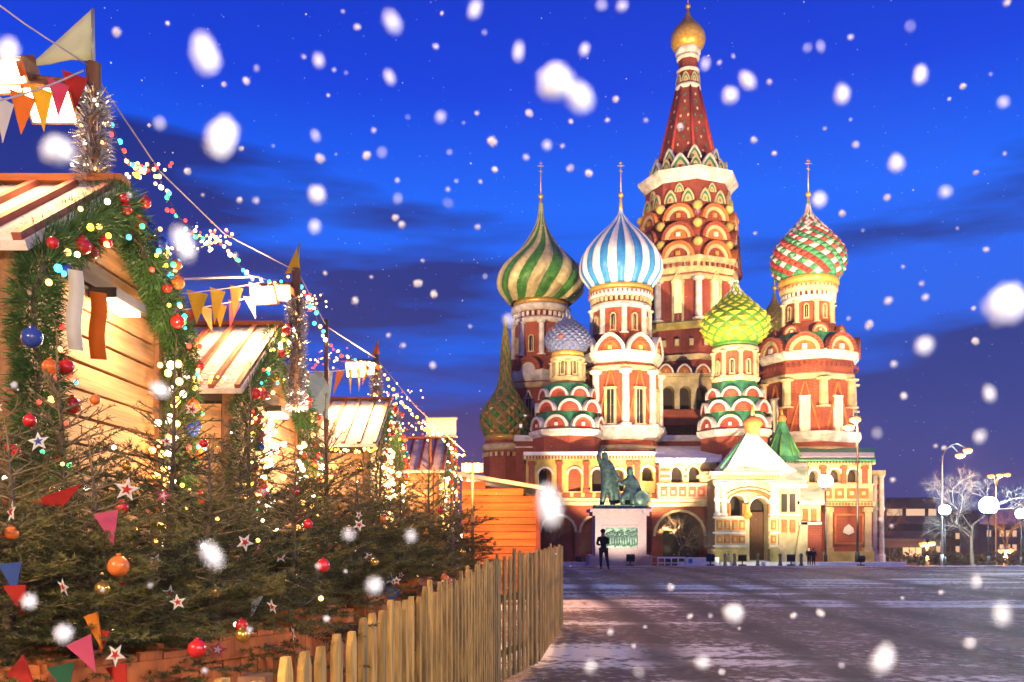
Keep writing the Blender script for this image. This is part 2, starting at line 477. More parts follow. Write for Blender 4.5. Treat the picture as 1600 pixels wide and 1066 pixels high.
class Tower:
    def __init__(s, cx, D):
        s.cx = cx; s.D = D; s.k = D / F
        s.x = (cx - 800) * s.k
        s.body = None
    def z(s, py): return 1.6 + (830 - py) * s.k
    def prof(s, pts): return [(s.z(py), hw * s.k) for py, hw in pts]
    def make_body(s, pts, material, n=8, name='tower', extra=None, label=None):
        b = MB(); b.lathe(s.prof(pts), n, (s.x, s.D), V8, 0, n > 12)
        if extra: extra(b)
        s.body = obj(name, b.mesh(name, material if isinstance(material, list) else [material]), cath)
        if label: s.body['label'] = label
        return s.body
    def ring(s, name, pts, material, n=8):
        b = MB(); p = s.prof(pts); b.lathe(p, n, (s.x, s.D), V8, 0, n > 12)
        return obj(name, b.mesh(name, [material]), s.body)
    def faces(s, hw, per=1, n=8, phase=0.0):
        """(x, y, angle) on every face of the octagon (apothem of circumradius hw)"""
        a0 = V8 + PI / n
        ap = hw * s.k * math.cos(PI / n); w = 2 * hw * s.k * math.sin(PI / n)
        for k in range(n):
            a = a0 + 2 * PI * k / n + phase
            for q in range(per):
                off = ((q + .5) / per - .5) * w
                x = s.x + ap * math.cos(a) - off * math.sin(a)
                y = s.D + ap * math.sin(a) + off * math.cos(a)
                yield x, y, a + PI / 2
    def corners(s, hw, n=8):
        for k in range(n):
            a = V8 + 2 * PI * k / n
            yield s.x + hw * s.k * math.cos(a), s.D + hw * s.k * math.sin(a), a + PI / 2
    def koks(s, me, py, hw, rad, n=8, phase=0.0, per=1, h=1.0, tilt=0.0):
        for x, y, a in s.faces(hw, per, n, phase):
            obj('kokoshnik', me, s.body, (x, y, s.z(py)), (tilt, 0, a) if tilt else a, (rad * s.k, rad * s.k, rad * s.k * h))
    def wins(s, me, py, hw, sc=1.0, n=8, per=1):
        for x, y, a in s.faces(hw, per, n):
            obj('window', me, s.body, (x, y, s.z(py)), a, sc)
    def pil(s, y0, y1, hw, w, material, at='corner', n=8, name='pilaster'):
        h = abs(s.z(y0) - s.z(y1)); w *= s.k
        b = MB()
        b.lathe([(0, w * .8), (h * .04, w * .8), (h * .05, w * .5), (h * .93, w * .45), (h * .95, w * .75), (h, w * .85)], 8, (0, 0), 0, 0, False)
        me = b.mesh(name, [material])
        for x, y, a in (s.corners(hw, n) if at == 'corner' else s.faces(hw, 1, n)):
            obj(name, me, s.body, (x, y, s.z(max(y0, y1))), a)
    def bosses(s, py, hw, size, count, material, name='moulding_row'):
        b = MB(); w = size * s.k
        for k in range(count):
            a = V8 + 2 * PI * (k + .5) / count
            b.box((s.x + hw * s.k * math.cos(a), s.D + hw * s.k * math.sin(a), s.z(py)), (w, w * .8, w * 1.6), 0, a + PI / 2)
        o = obj(name, b.mesh(name, [material]), s.body); o['kind'] = 'stuff'
        return o
    def gables(s, y0, y1, hw, half, material):
        """tall narrow triangle mouldings, one on each face"""
        b = MB(); h = s.z(y1) - s.z(y0); hf = half * s.k; t = 1.6 * s.k
        for sx in (-1, 1):
            b.frame((sx * hf, -.16, 0), (-sx * hf, 0, h), (0, .3, 0), (sx * t * 1.4, 0, 0), 0)
        me = b.mesh('gable_moulding', [material])
        for x, y, a in s.faces(hw):
            obj('gable_moulding', me, s.body, (x, y, s.z(y0)), a)
    def cross(s, ytop, ybot):
        b = MB(); z0, z1 = s.z(ybot), s.z(ytop); r = .9 * s.k
        b.tube([(s.x, s.D, z0), (s.x, s.D, z1)], [r, r * .7], 6)
        h = z1 - z0
        for zz, l, tl in ((.86, 5.2, 0), (.94, 2.6, 0), (.70, 2.8, .3)):
            b.tube([(s.x - l * s.k, s.D, z0 + h * (zz + tl * .06)), (s.x + l * s.k, s.D, z0 + h * (zz - tl * .06))], r * .8, 6)
        b.ball((s.x, s.D, z0 - 2 * s.k), 4.2 * s.k, 10, 6)
        b.tube([(s.x, s.D, z0 - 32 * s.k), (s.x, s.D, z0 - 2 * s.k)], [3.6 * s.k, 1.6 * s.k], 8)
        return obj('cross', b.mesh('cross', [GOLD]), s.body)
    def dome_striped(s, pts, pairs, twist, mats, bulge=.05, wfrac=.5):
        p = catmull(s.prof(pts), 5)
        seg = pairs * 8; b = MB(); vs_ = []; fs_ = []; ms = []
        L = len(p) - 1
        for i, (z, r) in enumerate(p):
            for k in range(seg):
                u = (k % 8) / 8
                a = V8 + 2 * PI * k / seg + twist * i / L
                fr = u * 2 % 1
                r2 = r * (1 + bulge * abs(math.sin(PI * fr)) ** .7 * (1.25 if u < .5 else .7))
                vs_.append((s.x + r2 * math.cos(a), s.D + r2 * math.sin(a), z))
        for i in range(L):
            for k in range(seg):
                b_ = (i * seg + k, i * seg + (k + 1) % seg, (i + 1) * seg + (k + 1) % seg, (i + 1) * seg + k)
                fs_.append(b_); ms.append(0 if (k % 8) < 4 else 1)
        o = len(b.v); b.v.extend(vs_); b.f.extend(fs_); b.m.extend(ms); b.sm.extend([True] * len(fs_))
        return obj('dome', b.mesh('dome', mats), s.body)
    def dome_studded(s, pts, n, rows, mats, colour, poke=.06, shrink=.9, twist=0.0, under=0):
        p = catmull(s.prof(pts), 6); b = MB()
        b.lathe([(z, r * .985) for z, r in p], n * 2, (s.x, s.D), V8, under, True)
        cum = [0]
        for q in range(1, len(p)): cum.append(cum[-1] + math.hypot(p[q][0] - p[q - 1][0], p[q][1] - p[q - 1][1]))
        def at(t):
            t = max(0, min(1, t)) * cum[-1]
            for q in range(1, len(p)):
                if cum[q] >= t:
                    f = (t - cum[q - 1]) / max(1e-9, cum[q] - cum[q - 1]); return (p[q - 1][0] + (p[q][0] - p[q - 1][0]) * f, p[q - 1][1] + (p[q][1] - p[q - 1][1]) * f)
            return p[-1]
        def pt(j, i, k=1.0):
            z, r = at(j / rows); a = V8 + 2 * PI * i / n + twist * j / rows
            return Vector((s.x + r * k * math.cos(a), s.D + r * k * math.sin(a), z))
        for j in range(0, rows - 1):
            for i in range(n):
                c = i + (.5 if j % 2 else 0)
                quad = [pt(j, c), pt(j + 1, c + .5), pt(j + 2, c), pt(j + 1, c - .5)]
                mid = pt(j + 1, c, 1 + poke)
                ctr = (quad[0] + quad[1] + quad[2] + quad[3]) / 4
                quad = [ctr + (q - ctr) * shrink for q in quad]
                b.add(quad + [mid], [(0, 1, 4), (1, 2, 4), (2, 3, 4), (3, 0, 4)], colour(i, j))
        return obj('dome', b.mesh('dome', mats), s.body)

def G0(D): return 830 + (1.6 - gz(D)) * F / D + 6       # pixel row of the ground at distance D

# ---- central tent tower
T = Tower(1075, 110)
T.make_body([(G0(110), 82), (572, 82), (571, 79), (440, 78), (425, 75), (303, 66), (288, 64), (287, 51), (142, 18), (141, 15), (80, 15)], BRICK_D, label='central tower with a tall octagonal tent roof')
T.ring('cornice', [(305, 67), (299, 72), (293, 78), (289, 79), (287, 72), (286, 60)], WHITE)
T.ring('cornice', [(446, 79), (440, 81), (430, 81), (428, 84), (423, 84), (422, 74)], CREAM)
T.ring('cornice', [(456, 78.6), (453, 81), (450, 81), (448, 78.6)], CREAM)
T.ring('cornice', [(530, 79), (526, 84), (520, 84), (517, 79)], YELLOWP)
T.ring('cornice', [(577, 82), (573, 86), (569, 86), (568, 79)], CREAM)
T.bosses(436, 81, 3.4, 56, BRICK_D)
T.bosses(551, 80, 6, 24, CREAM)
for py, hw, rad in ((424, 74.5, 25), (395, 72.5, 24.5), (366, 70.5, 23.5)):
    T.koks(KOK_A if py != 395 else KOK_O, py, hw + 2, rad)
T.koks(KOK_S, 338, 69, 9.5, per=2, h=1.7)
T.koks(KOK_S, 322, 68, 7, h=1.6)
for py in (400, 372, 346):                      # knobs between the arches
    b = MB()
    for x, y, a in T.corners(72.5):
        b.lathe([(T.z(py + 7), .15), (T.z(py + 4), .5), (T.z(py), .62), (T.z(py - 4), .5), (T.z(py - 7), .15)], 8, (x, y), 0, 0, True)
    o = obj('corner_knobs', b.mesh('corner_knobs', [YELLOWP]), T.body); o['kind'] = 'stuff'
T.koks(KOK_P, 285, 60, 15, h=1.0, per=1)
T.koks(KOK_S, 286, 62, 9, phase=PI / 8, h=1.8)
T.koks(KOK_P, 268, 52, 11, phase=PI / 8, h=1.2)
T.wins(WIN_T, 520, 78.5, 1.0)
T.pil(517, 456, 79.5, 11, WHITE)
for py in (505, 490, 476, 463):
    b = MB()
    for x, y, a in T.corners(79.5):
        b.ball((x, y, T.z(py)), 5.2 * T.k, 8, 6, 0, (1, 1, .8))
    o = obj('column_beads', b.mesh('column_beads', [WHITE]), T.body); o['kind'] = 'stuff'
rib = MB()
for k in range(8):                              # ribs and coloured tile bosses on the tent
    a = V8 + PI / 4 * k
    pts = [(T.x + (hw + .6) * T.k * math.cos(a), T.D + (hw + .6) * T.k * math.sin(a), T.z(py)) for py, hw in ((262, 45.5), (142, 18))]
    rib.tube(pts, [.22, .14], 5)
obj('tent_rib', rib.mesh('tent_rib', [RED]), T.body)
tb = MB()
for k in range(8):
    a = V8 + PI / 4 * (k + .5)
    for j in range(9):
        py = 252 - j * 12; hw = (51 - (287 - py) * 33 / 145) * math.cos(PI / 8) + .4
        for off in ((0,) if j > 5 else (-1, 1) if j % 2 else (0,)):
            w = hw * .42 * off * T.k * .5
            c = (T.x + hw * T.k * math.cos(a) - w * math.sin(a), T.D + hw * T.k * math.sin(a) + w * math.cos(a), T.z(py))
            tb.box(c, (2.6 * T.k, 1.6 * T.k, 3.6 * T.k), (j + k) % 2, a + PI / 2)
o = obj('tile_bosses', tb.mesh('tile_bosses', [CREAM, GREEN]), T.body); o['kind'] = 'stuff'
T.ring('cornice', [(144, 17), (141, 20), (137, 20), (135, 16)], WHITE, 16)
T.ring('cornice', [(96, 15.5), (94, 18), (91, 18), (90, 16)], WHITE, 16)
T.ring('cornice', [(89, 16), (86, 19.5), (80, 20), (78, 18)], WHITE, 16)
T.ring('cornice', [(116, 15.5), (114, 18), (112, 18), (111, 15.5)], WHITE, 16)
T.koks(KOK_S, 134, 17.5, 6.2, h=2.0)
T.ring('dome', [(79, 20)] + [(py, hw) for hw, py in [(23, 76), (26, 70), (27.3, 63), (26, 55), (21, 46), (14, 38), (8, 31), (4, 24), (2, 16)]], GOLD, 24)
T.cross(-14, 8)

# ---- tower with the blue and white dome
T = Tower(970, 97)
T.make_body([(G0(97), 60), (583, 60), (582, 58), (560, 58), (540, 50), (530, 45), (487, 43), (455, 45)], BRICK, label='front tower with paired gables under a blue and white dome')
T.dome_striped([(456, 44), (448, 49), (432, 59.5), (416, 61), (398, 56.5), (378, 42), (362, 27), (350, 15), (340, 8), (334, 4), (325, 2.5)], 14, 0, [SNOWW, BLUE], .05)
T.cross(252, 303)
T.ring('gold_band', [(461, 46), (459, 50), (454, 50), (453, 45)], GOLD, 32)
T.ring('cornice', [(472, 44), (469, 50), (464, 51), (461, 47)], WHITE, 24)
T.ring('cornice', [(489, 44), (486, 47), (482, 47), (480, 44)], WHITE, 24)
T.bosses(476, 46, 4, 36, CREAM)
T.bosses(466, 50, 2.6, 44, RED)
T.pil(530, 487, 44.5, 9, WHITE, 'corner')
T.wins(WIN_D, 524, 44.3, 1.0)
T.koks(KOK_C, 560, 60, 24)
T.ring('cornice', [(575, 58.5), (571, 62), (563, 67), (559, 67.5), (557, 58)], WHITE)
T.ring('cornice', [(588, 60.4), (585, 64), (581, 64), (579, 59)], CREAM)
T.gables(671, 588, 60.4, 20, ORANGEP)
T.wins(WIN_S, 668, 60.6, 1.0)
T.pil(672, 588, 60.5, 12, WHITE, 'corner')
T.ring('cornice', [(692, 61), (688, 68), (680, 72), (675, 72), (672, 62)], WHITE)
T.ring('cornice', [(708, 60.4), (705, 66), (702, 66), (700, 60.4)], CREAM)
T.ring('snow_ledge', [(675.5, 71), (672, 71), (669, 61)], SNOW)

# ---- tower with the green and straw swirl dome
T = Tower(845, 107)
T.make_body([(G0(107), 56), (603, 55), (602, 54), (590, 54), (575, 46), (565, 42), (480, 41)], BRICK, label='left tower under a swirling green and straw dome')
T.dome_striped([(476, 45), (470, 51), (456, 62), (440, 65), (422, 59), (404, 44), (388, 29), (370, 17), (352, 8.5), (336, 4.5), (318, 3)], 10, R(82), [STRAW, GREEN_D], .07)
T.cross(252, 305)
T.ring('gold_band', [(482, 40), (480, 43), (475, 43), (474, 38)], GOLD, 32)
T.ring('cornice', [(493, 41.5), (490, 46), (485, 47), (482, 43)], WHITE, 24)
T.ring('cornice', [(511, 41.5), (508, 44.5), (505, 44.5), (503, 41.5)], WHITE, 24)
T.bosses(499, 43.5, 4, 32, WHITE)
T.pil(563, 511, 42.5, 9, WHITE, 'corner')
T.wins(WIN_D, 556, 42.3, 1.05)
T.koks(KOK_W, 588, 57, 21)
T.ring('cornice', [(603, 55.5), (600, 58), (592, 61), (587, 61), (585, 54)], WHITE)
T.ring('cornice', [(613, 55.6), (610, 58), (607, 58), (605, 55.6)], CREAM)
T.gables(668, 618, 56, 16, WHITE)
T.wins(WIN_S, 668, 56, .8)

# ---- two low side chapels: studded domes over mounds of round gables
def chapel(cx, D, dome_pts, n, rows, mats, colour, drum_y, label, band=GOLD, twist=0.0, shrink=.9, top=None, mound=GREEN):
    T = Tower(cx, D)
    yb, hw = drum_y
    T.make_body([(G0(D), 56), (674, 54), (673, 50), (645, 46), (622, 38), (606, 34), (598, hw + 1), (597, hw), (yb, hw)], [BRICK], label=label)
    T.dome_studded(dome_pts, n, rows, mats, colour, .07, shrink, twist)
    T.ring('gold_band', [(yb + 3, hw - 2), (yb + 2, hw + 1.5), (yb - 4, hw + 1), (yb - 5, hw - 3)], band, 24)
    T.ring('cornice', [(yb + 12, hw + .4), (yb + 9, hw + 3), (yb + 5, hw + 3.5), (yb + 3, hw)], CREAM, 16)
    T.ring('cornice', [(599, hw + .5), (596, hw + 4), (592, hw + 4), (590, hw + .4)], CREAM, 16)
    T.pil(592, yb + 12, hw + .6, 7, CREAM)
    T.wins(WIN_D, 588, hw + .3, .8)
    T.ring('roof_skirt', [(618, 40), (604, 36), (599, hw + 1)], mound)
    T.ring('roof_skirt', [(672, 51.5), (645, 46.5), (640, 47), (623, 39.5), (618, 40)], mound)
    T.koks(KOK_RB, 673, 54, 19)
    T.koks(KOK_R, 648, 49.5, 18, phase=PI / 8)
    T.koks(KOK_R, 625, 43, 15)
    T.ring('cornice', [(686, 54.5), (682, 60), (676, 61), (673, 52)], WHITE)
    if top: T.cross(*top)
    return T
chapel(1149, 92, [(540, 33), (534, 40), (522, 49), (510, 52), (497, 49.5), (484, 38), (472, 26), (460, 14), (450, 7), (441, 3)], 12, 15,
       [LIME, YELLOWD, WHITE], lambda i, j: 2 if j > 10 and (i + j) % 3 else 1, (541, 33), 'low chapel with a yellow and green pineapple dome', LIME, shrink=.74)
chapel(887, 94, [(553, 22), (547, 28), (538, 34), (528, 34.5), (517, 29), (507, 19), (498, 9), (490, 4), (484, 2)], 18, 20,
       [GREYBL, GREYBL, RED, WHITE], lambda i, j: 2 if (i + j // 2) % 9 == 0 and j in (5, 9) else (3 if (j > 13 and (i + j) % 4 == 0) else 1), (556, 24), 'low chapel with a grey blue studded dome', twist=.5)

# ---- right tower with the red and green studded dome
T = Tower(1263, 100)
T.make_body([(G0(100), 78), (720, 77), (690, 74), (682, 72), (681, 68), (598, 68), (597, 71), (566, 72), (545, 62), (528, 54), (512, 42), (508, 37), (470, 37), (446, 40)], BRICK, label='right tower under a red and green studded dome')
T.dome_studded([(440, 43), (434, 47), (422, 53), (408, 54.5), (394, 52), (380, 44), (364, 31), (350, 19), (340, 11), (330, 5), (316, 3)], 20, 26,
               [GREEN, RED, WHITE], lambda i, j: 2 if (j > 13 and (i * 3 + j) % 2) or (i * 2 + j) % 5 == 0 else (i + (j + 1) // 2) % 2, .08, .95)
T.cross(248, 302)
T.ring('gold_band', [(450, 41), (448, 46), (441, 46), (439, 41)], GOLD, 32)
T.ring('cornice', [(463, 40), (460, 43), (456, 44), (450, 42)], CREAM, 24)
T.ring('cornice', [(478, 37.4), (475, 41), (471, 41), (469, 38)], WHITE, 24)
T.bosses(467, 40, 3.6, 32, WHITE)
T.bosses(455, 43, 2.6, 40, ORANGEP)
T.pil(512, 478, 38, 8, CREAM)
T.wins(WIN_D, 504, 37.6, .85)
T.koks(KOK_O, 530, 56, 13, phase=PI / 8)
T.koks(KOK_O, 562, 73, 28)
T.ring('roof_skirt', [(562, 70), (545, 62.5), (528, 54.5)], GREEN)
T.ring('cornice', [(573, 72.5), (569, 75), (564, 79), (560, 79), (559, 71)], WHITE)
T.ring('cornice', [(602, 69), (599, 74), (595, 74), (593, 72)], CREAM)
T.bosses(582, 72.5, 3, 56, BRICK_D)
T.gables(681, 606, 68.5, 20, ORANGEP)
T.wins(WIN_L, 680, 68.6, 1.0)
T.pil(645, 602, 69, 14, CREAM)
T.ring('cornice', [(697, 75), (692, 79), (686, 83), (682, 83), (680, 70)], WHITE)
T.ring('cornice', [(712, 77), (709, 81), (706, 81), (704, 77)], CREAM)

# ---- dome behind, between the tent and the right tower
T = Tower(1210, 122)
T.make_body([(G0(122), 40), (560, 34), (530, 22)], BRICK_D, label='rear tower mostly hidden behind the right tower')
T.dome_studded([(530, 20), (515, 27), (505, 27), (492, 20), (478, 9), (468, 4), (458, 2)], 14, 14, [GREEN_D, OCHRE], lambda i, j: 1, .06)
T.cross(412, 448)
# ---- low dome at the left end
T = Tower(790, 101)
T.make_body([(G0(101), 36), (700, 34), (684, 30)], BRICK, label='low corner tower with an ochre studded dome')
T.dome_studded([(684, 30), (676, 35), (660, 39), (645, 37), (628, 27), (612, 17), (595, 11), (570, 9), (540, 7), (515, 4), (495, 2)], 18, 30, [OCHRE, OCHRE, GREEN_D], lambda i, j: 1 if (i + j) % 3 else 2, .07)
T.ring('gold_band', [(690, 30), (687, 34), (683, 34), (681, 30)], GOLD, 24)
T.ring('cornice', [(706, 34.4), (702, 38), (697, 38), (695, 34)], CREAM, 16)
T.bosses(712, 35, 4, 24, CREAM)

# ---- terraces, galleries and porches (front planes facing the square)
def arch_wall(b, px0, px1, pyb, pyt, D, openings, thick=.6, m=0, mr=0, rise=1.0, n=8):
    """upright wall with arched openings; every opening (px_a, px_b, py_sill, py_spring)"""
    def pp(px, py, dy=0.0):
        v = P(px, py, D); return (v.x, D + dy, v.z)
    cur = px0
    for a, c, sill, spring in sorted(openings):
        b.add([pp(cur, pyb), pp(a, pyb), pp(a, pyt), pp(cur, pyt)], [(0, 1, 2, 3)], m)
        if sill < pyb - .5:
            b.add([pp(a, pyb), pp(c, pyb), pp(c, sill), pp(a, sill)], [(0, 1, 2, 3)], m)
            b.add([pp(a, sill), pp(c, sill), pp(c, sill, thick), pp(a, sill, thick)], [(0, 1, 2, 3)], mr)
        hw = (c - a) / 2; mid = (a + c) / 2
        arc = [(mid - hw * math.cos(PI * i / n), spring - hw * rise * math.sin(PI * i / n)) for i in range(n + 1)]
        vs_ = []
        for x, y in arc: vs_ += [pp(x, y), pp(x, pyt), pp(x, y, thick)]
        fs_ = []
        b.add(vs_, [(3 * i, 3 * i + 3, 3 * i + 4, 3 * i + 1) for i in range(n)], m)
        b.add(vs_, [(3 * i + 2, 3 * i + 5, 3 * i + 3, 3 * i) for i in range(n)], mr)
        for x in (a, c):
            b.add([pp(x, sill), pp(x, sill, thick), pp(x, spring, thick), pp(x, spring)], [(0, 1, 2, 3)], mr)
        cur = c
    b.add([pp(cur, pyb), pp(px1, pyb), pp(px1, pyt), pp(cur, pyt)], [(0, 1, 2, 3)], m)
def pbox(b, px0, px1, pyb, pyt, D, depth, m=0):
    """box whose front face covers those pixels at distance D, running back by depth"""
    a = P(px0, pyb, D); c = P(px1, pyt, D)
    b.box(((a.x + c.x) / 2, D + depth / 2, (a.z + c.z) / 2), (c.x - a.x, depth, c.z - a.z), m)
def part(name, parent, mats, fn, kind=None, label=None):
    b = MB(); fn(b)
    o = obj(name, b.mesh(name, mats), parent)
    if kind: o['kind'] = kind
    if label: o['label'] = label
    return o
def arch_trim(b, px_a, px_b, spring, D, w, proud, rise=1.0, m=0, n=10):
    hw = (px_b - px_a) / 2; mid = (px_a + px_b) / 2
    vs_ = []; fs_ = []
    for i in range(n + 1):
        a = PI * i / n
        for k, hh in ((0, hw), (1, hw + w)):
            v = P(mid - hh * math.cos(a), spring - hh * rise * math.sin(a), D)
            vs_ += [(v.x, D - proud, v.z), (v.x, D + .05, v.z)]
    for i in range(n):
        q = i * 4; e = q + 4
        fs_ += [(q, e, e + 2, q + 2), (q + 2, e + 2, e + 3, q + 3), (q + 1, e + 1, e, q)]
    b.add(vs_, fs_, m)

# terrace under the towers
pod = part('terrace', cath, [BRICK], lambda b: pbox(b, 806, 1338, G0(96), 690, 96.5, 30), label='raised brick terrace carrying the towers')
part('cornice', pod, [WHITE], lambda b: (pbox(b, 803, 1341, 689.5, 684, 96.1, 30.8), pbox(b, 805, 1339, 700, 697.5, 96.3, 30.4)))
part('snow_ledge', pod, [SNOW], lambda b: pbox(b, 804, 1340, 683.9, 680, 96.2, 30.6))
# arcade of small arches standing on the terrace below the tent
arc = part('upper_arcade', cath, [CREAM, SHADE], lambda b: arch_wall(b, 1020, 1112, 664, 588, 102, [(1036, 1054, 650, 612), (1062, 1080, 650, 612), (1088, 1106, 650, 612)], 1.5, 0, 0))
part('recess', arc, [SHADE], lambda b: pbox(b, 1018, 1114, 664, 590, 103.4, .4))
part('cornice', arc, [CREAM], lambda b: pbox(b, 1017, 1115, 588, 583, 101.6, 2.4))
for q in range(3):
    k = obj('kokoshnik', KOK_C, arc, tuple(P(1040 + q * 29, 583, 101.8)), 0, .88)
part('parapet', arc, [BRICK], lambda b: pbox(b, 1018, 1114, 664, 640, 101.7, .28))

# gallery, left stretch (behind the monument)
gal = part('gallery', cath, [YELLOWP, BRICK], lambda b: (
    arch_wall(b, 822, 1036, 778, 718, 90, [(842, 862, 768, 742), (888, 908, 768, 742), (925, 943, 768, 742), (958, 976, 768, 742), (1003, 1021, 752, 738)], 1.2, 0, 0),
    arch_wall(b, 822, 1036, G0(90), 790, 90.02, [(846, 898, G0(90), 832), (908, 960, G0(90), 832)], 2.0, 1, 1)), label='yellow vaulted gallery behind the monument')
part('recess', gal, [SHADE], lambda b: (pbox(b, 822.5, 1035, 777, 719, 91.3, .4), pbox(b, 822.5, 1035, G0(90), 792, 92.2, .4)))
part('cornice', gal, [CREAM], lambda b: (pbox(b, 820, 1037, 789.8, 784, 89.7, 1.0), pbox(b, 820, 1037, 783.9, 778.2, 89.85, .7), pbox(b, 819, 1038, 717.8, 711, 89.6, 6.2)))
part('snow_ledge', gal, [SNOW], lambda b: pbox(b, 818, 1039, 710.9, 706, 89.5, 6.0))
for a_, c_ in ((842, 862), (888, 908), (925, 943), (958, 976)):
    part('window_arch', gal, [WHITE], lambda b: arch_trim(b, a_, c_, 742, 90, 3, .16))
part('window_arch', gal, [WHITE], lambda b: arch_trim(b, 1003, 1021, 738, 90, 3, .16))
for px in (830, 874, 916, 950, 984, 996, 1029):
    part('pilaster', gal, [BRICK], lambda b: (pbox(b, px - 4, px + 4, 770, 720, 89.8, .25), pbox(b, px - 5.5, px + 5.5, 726, 721, 89.66, .4), pbox(b, px - 5.5, px + 5.5, 770, 765, 89.66, .4)))
part('arch_trim', gal, [CREAM], lambda b: arch_trim(b, 846, 898, 832, 90.02, 4, .16))
part('arch_trim', gal, [CREAM], lambda b: arch_trim(b, 908, 960, 832, 90.02, 4, .16))
part('cornice_teeth', gal, [BRICK], lambda b: [pbox(b, 822 + k * 5, 824.6 + k * 5, 717, 712.5, 89.5, .2) for k in range(43)], 'stuff')
for q in range(12):
    part('parapet_panel', gal, [BRICK], lambda b: pbox(b, 826 + q * 17.5, 838 + q * 17.5, 777, 771, 89.86, .2))
# gallery, middle stretch with the big arch
gam = part('gallery', cath, [CREAM, BRICK], lambda b: (
    arch_wall(b, 1030, 1120, 756, 718, 87.5, [(1049, 1067, 754, 738), (1076, 1095, 754, 738)], 1.0, 0, 0),
    arch_wall(b, 1018, 1124, G0(87), 792, 87.52, [(1024, 1100, G0(87), 838)], 2.5, 1, 1)), label='gallery of brick and cream bands over one wide arch')
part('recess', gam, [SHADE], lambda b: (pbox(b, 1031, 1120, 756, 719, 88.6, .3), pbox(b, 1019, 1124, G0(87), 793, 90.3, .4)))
for y0, y1 in ((737, 733), (747, 743)):
    for x0, x1 in ((1031, 1047.5), (1068.5, 1074.5), (1096.5, 1119)):
        part('brick_band', gam, [BRICK], lambda b: pbox(b, x0, x1, y0, y1, 87.38, .2))
part('window_arch', gam, [CREAM], lambda b: arch_trim(b, 1049, 1067, 738, 87.5, 3, .14))
part('window_arch', gam, [CREAM], lambda b: arch_trim(b, 1076, 1095, 738, 87.5, 3, .14))
part('arch_trim', gam, [CREAM], lambda b: arch_trim(b, 1024, 1100, 838, 87.52, 4, .16))
PINK = mat('pink_plaster', (.55, .24, .19), .8, .15, 2)
par = part('parapet', gam, [PINK], lambda b: pbox(b, 1028, 1121, 779.5, 757.5, 87.2, .7))
for q in range(6):
    part('parapet_panel', par, [BRICK, PINK], lambda b: (pbox(b, 1032 + q * 14.6, 1043 + q * 14.6, 776, 762, 87.08, .11), pbox(b, 1035 + q * 14.6, 1040 + q * 14.6, 772, 766, 86.98, .09, 1)))
part('cornice', gam, [CREAM], lambda b: (pbox(b, 1016, 1124, 791.5, 786, 87.0, .9), pbox(b, 1018, 1123, 785.9, 780, 87.15, .7), pbox(b, 1027, 1122, 757.4, 755, 87.1, .6)))
def lean(b, px0, px1, py0, D0, py1, D1, t=.25, m=0):
    a, c = P(px0, py0, D0), P(px1, py0, D0)
    d, e = P(px1, py1, D1), P(px0, py1, D1)
    b.add([a, c, d, e] + [Vector((v.x, v.y, v.z - t)) for v in (a, c, d, e)], [(0, 1, 2, 3), (7, 6, 5, 4), (0, 4, 5, 1), (1, 5, 6, 2), (2, 6, 7, 3), (3, 7, 4, 0)], m)
part('gallery_roof', gam, [SNOW], lambda b: lean(b, 1024, 1128, 716, 86.6, 697, 96.0, .4), label='snow covered lean-to roof')

# right wing
rw = part('gallery', cath, [CREAM, BRICK], lambda b: (
    arch_wall(b, 1226, 1362, 758, 726, 89, [(1240, 1254, 754, 742), (1264, 1278, 754, 742), (1296, 1314, 754, 742), (1324, 1342, 754, 742)], .9, 0, 0),
    pbox(b, 1226, 1364, G0(89), 791, 89, 8, 1)), label='right wing of brick between cream bands')
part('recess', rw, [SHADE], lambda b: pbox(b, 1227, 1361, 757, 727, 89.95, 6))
part('parapet', rw, [CREAM], lambda b: pbox(b, 1225, 1364, 783, 758.5, 88.7, .9))
for a_, c_ in ((1240, 1254), (1264, 1278), (1296, 1314), (1324, 1342)):
    part('window_arch', rw, [WHITE], lambda b: arch_trim(b, a_, c_, 742, 89, 3, .16))
for px in (1231, 1259, 1287, 1319, 1352):
    part('pilaster', rw, [BRICK], lambda b: (pbox(b, px - 4, px + 4, 756, 728, 88.8, .25), pbox(b, px - 5.5, px + 5.5, 733, 728.5, 88.66, .4)))
part('cornice_teeth', rw, [BRICK], lambda b: [pbox(b, 1226 + k * 5, 1228.6 + k * 5, 724.6, 720, 88.3, .2) for k in range(28)], 'stuff')
part('cornice_teeth', rw, [ORANGEP], lambda b: [pbox(b, 1226 + k * 5, 1228.6 + k * 5, 789.6, 785.5, 88.3, .2) for k in range(28)], 'stuff')
for q in range(7):
    part('parapet_panel', rw, [ORANGEP, CREAM], lambda b: (pbox(b, 1229 + q * 19, 1243 + q * 19, 779, 763, 88.58, .11), pbox(b, 1233 + q * 19, 1239 + q * 19, 774, 768, 88.48, .09, 1)))
part('cornice', rw, [CREAM], lambda b: (pbox(b, 1223, 1368, 790.8, 784, 88.4, 8.6), pbox(b, 1223, 1368, 725.5, 719, 88.4, 8.6), pbox(b, 1224, 1366, 758.4, 756, 88.6, 1.0)))
part('gallery_roof', rw, [GREEN], lambda b: lean(b, 1224, 1368, 718.5, 88.3, 700, 95.0, .3), label='green sheet lean-to roof')
part('snow_ledge', rw, [SNOW], lambda b: lean(b, 1226, 1366, 714, 89.6, 707, 92.0, .2))
for px in (1296, 1357):
    part('pilaster', rw, [CREAM], lambda b: (pbox(b, px - 5, px + 5, 868, 792, 88.7, .4), pbox(b, px - 7, px + 7, 868, 856, 88.5, .6), pbox(b, px - 7, px + 7, 800, 793, 88.5, .6)))
part('plinth', rw, [YELLOWP], lambda b: pbox(b, 1286, 1366, G0(88), 862, 88.2, 1.2))
